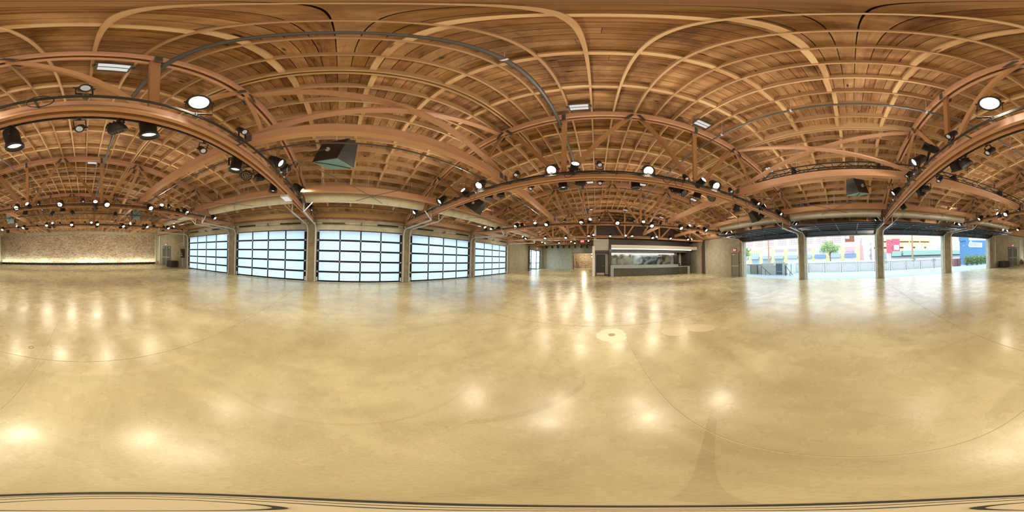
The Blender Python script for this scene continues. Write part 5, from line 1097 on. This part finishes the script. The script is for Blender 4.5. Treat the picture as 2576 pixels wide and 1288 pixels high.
o = root('alley_building', (64, -3.6, -0.45), 'narrow salmon building end beside the alley', 'building'); obj('wall', MB().hexa([(62, -4.6, -0.45), (75, -4.6, -0.45), (75, -2.95, -0.45), (62, -2.95, -0.45), (62, -4.2, 5.6), (75, -4.2, 5.6), (75, -2.95, 7.6), (62, -2.95, 7.6)]), 'sign_pink', o); obj('roof_tank', MB().cyl((63, -3.75, 6.5), (63, -3.75, 9.0), 0.7, 12, 0.2), 'out_grey', o)
o = root('grey_building', (90, -10, -0.45), 'grey parking block receding along the alley', 'building'); obj('wall', MB().box(66, 150, -8.97, -8.1, -0.45, 8.6), 'out_white', o)
for i in range(8):
    for z in (1.4, 4.0, 6.5): obj('window', MB().box(68+i*5, 71+i*5, -8.12, -8.06, z, z+1.0), 'out_grey', o)
o = root('parking_garage', (72, -20, -0.45), 'peach parking garage with dark open decks', 'building'); obj('core', MB().box(70.6, 90, -37, -9.0, -0.45, 9.4), 'dark_gap', o)
for (z0, z1) in ((-0.45, 2.0), (2.9, 4.7), (5.5, 7.45), (8.05, 9.7)): obj('parapet', MB().box(70, 70.6, -37, -9.0, z0, z1), 'peach', o)
for i in range(6): obj('deck_column', MB().box(70.05, 70.65, -10-i*5.2-0.5, -10-i*5.2, -0.45, 9.5), 'peach', o)
o = root('corrugated_gate', (46, -8, -0.45), 'grey corrugated gate at the alley mouth', 'gate')
for i in range(8): obj('sheet', MB().box(45.9+(0.05 if i % 2 else 0), 46, -6.2-i*0.45-0.44, -6.2-i*0.45, -0.45, 3.1+0.5*math.cos(i/11*2*PI)*0.6), 'out_grey', o)
for i, (ya, yb, z0, z1) in enumerate(((-9.9, -8.7, 2.3, 5.7), (-12.1, -10.1, 2.75, 5.92))):
    o = root('sign_block', (40, (ya+yb)/2, z0), ('narrow', 'wide')[i]+' rose red sign block above the street', 'sign', 'red sign blocks'); obj('panel', MB().box(40, 40.6, ya, yb, z0, z1), 'rose', o); 
    if not i: obj('mast', MB().cyl((40.3, (ya+yb)/2, -0.45), (40.3, (ya+yb)/2, z0), 0.12, 8), 'out_grey', o)
    if i: obj('poster', MB().box(39.95, 40, -11.85, -10.55, 3.1, 4.35), 'sign_white', o)
o = root('diner_building', (42, -19, -0.45), 'low white building with a pale green canopy band', 'building'); obj('wall', MB().box(41, 48, -34, -9.9, -0.45, 2.9), 'out_white', o)
obj('canopy', MB().box(40, 41, -12.35, -10.0, 1.5, 2.75), 'seafoam', o); obj('canopy', MB().box(40, 41, -34, -12.95, 1.62, 2.87), 'seafoam', o); obj('shade_strip', MB().box(40.1, 41, -34, -10.0, 1.3, 1.5), 'rail_steel', o)  # dark strip paints the shade below the canopy
for i in range(5): obj('banner', MB().box(40.3, 40.4, -15.8-i*3.3, -13.2-i*3.3, 2.95, 3.95), ('sign_white', 'upper_glass')[i % 2], o)
o = root('white_building', (75, -45, -0.45), 'pale modern block behind the canopy building', 'building'); obj('wall', MB().box(70, 90, -70, -37.2, -0.45, 7.2), 'out_white', o)
for i in range(6): obj('window', MB().box(69.95, 70.02, -42-i*4.6-2.6, -42-i*4.6, 4.3, 5.6), 'out_grey', o)
o = root('blue_building', (24, -24, -0.45), 'deep blue building wall with a pale framed sign beyond the hedge', 'building')
obj('wall', MB().hexa([(24, -40, -0.45), (26, -40, -0.45), (26, -20.2, -0.45), (24, -20.2, -0.45), (24, -40, 5.2), (26, -40, 5.2), (26, -20.2, 4.25), (24, -20.2, 4.25)]), 'navy', o)
obj('tower', MB().box(24.02, 26, -21.0, -20.0, 4.2, 7.5), 'navy', o)
fr = MB()
for (a, c, z0, z1) in ((-24.6, -20.9, 2.95, 3.05), (-24.6, -20.9, 3.82, 3.92), (-24.6, -24.5, 3.0, 3.9), (-21.0, -20.9, 3.0, 3.9)): fr.box(23.93, 23.99, a, c, z0, z1)
obj('sign_frame', fr, 'sign_white', o); obj('sign_panel', MB().box(23.96, 23.99, -24.5, -21.0, 3.05, 3.82), 'out_grey', o)
sg = root('blade_sign', (26.2, -21.1, 3.2), 'tall blue blade sign with stacked white letters beside the blue building', 'sign')
obj('panel', MB().box(26.2, 26.4, -21.9, -20.95, 3.35, 8.4), 'navy', sg); text('lettering', 'MUSIC', 1.15, 'sign_white', sg, (26.17, -21.42, 5.15), (PI/2, -PI/2, -PI/2), 0.02)
obj('bracket', MB().box(26.0, 26.2, -21.3, -21.2, 3.6, 3.7), 'rail_steel', sg); obj('corner_panel', MB().box(26.2, 26.5, -21.9, -20.9, 2.1, 3.2), 'letter', sg)
def pole(x, y, h, r, lab, cross=None):
    o = root('utility_pole', (x, y, -0.45), lab, 'pole', 'utility poles'); obj('shaft', MB().cyl((x, y, -0.45), (x, y, h), r, 10, r*0.8), 'pole_wood', o)
    if cross: obj('crossarm', MB().box(x-0.06, x+0.06, y-1.1, y+1.1, cross, cross+0.14), 'pole_wood', o)
pole(40, 22.5, 11, 0.22, 'brown utility pole with a crossarm in front of the lime building', 4.6); pole(34, -13.2, 9.5, 0.20, 'tan utility pole in front of the canopy building'); pole(26, -18.2, 8.5, 0.17, 'dark utility pole beside the blade sign')
for i, (x, y) in enumerate(((21, -3.0), (19, -17.0), (24, 17.6))):
    z = 3.55+(0.15 if i == 0 else 0); o = root('pendant_lamp', (x, y, z), ('bell shaped white pendant lamp over the patio, seen by the middle pillar', 'pendant lamp with a dark cap before the blue building', 'bell pendant lamp before the left end of the lime building')[i], 'lamp', 'patio pendant lamps')
    me = MB().lathe([(0.03, 0.2), (0.05, 0.1), (0.16, 0.02), (0.24, -0.06), (0.24, -0.07), (0.0, -0.07)], 14).mesh('shade'); me.materials.append(M['out_grey']); link('shade', me, o, (0, 0, 0)); me = MB().lathe([(0.2, -0.07), (0.18, -0.22), (0.1, -0.32), (0, -0.34)], 14).mesh('globe'); me.materials.append(M['sign_white']); link('globe', me, o, (0, 0, 0))
    obj('cord', MB().cyl((x, y, z+0.2), (x, y, z+1.6), 0.01, 6), 'rail_steel', o)
for i, (a, c) in enumerate((((19.5, -19, 3.2), (30, -3, 4.4)), ((17.5, 9.5, 3.6), (31, 1, 3.6)))):
    o = root('string_lights', a, ('string of small bulbs from the blue building along the patio', 'string of small bulbs hanging across the street tree')[i], 'string lights', 'patio string lights'); a = Vector(a); c = Vector(c); pts = [a.lerp(c, t/24)-Vector((0, 0, 0.9*math.sin(PI*t/24)*0.8)) for t in range(25)]
    obj('cord', MB().tube(pts, 0.006, 4), 'rail_steel', o)
    for q in pts[1:-1]: obj('bulb', MB().cyl(q, q-Vector((0, 0, 0.09)), 0.03, 6), 'lens_pale', o)
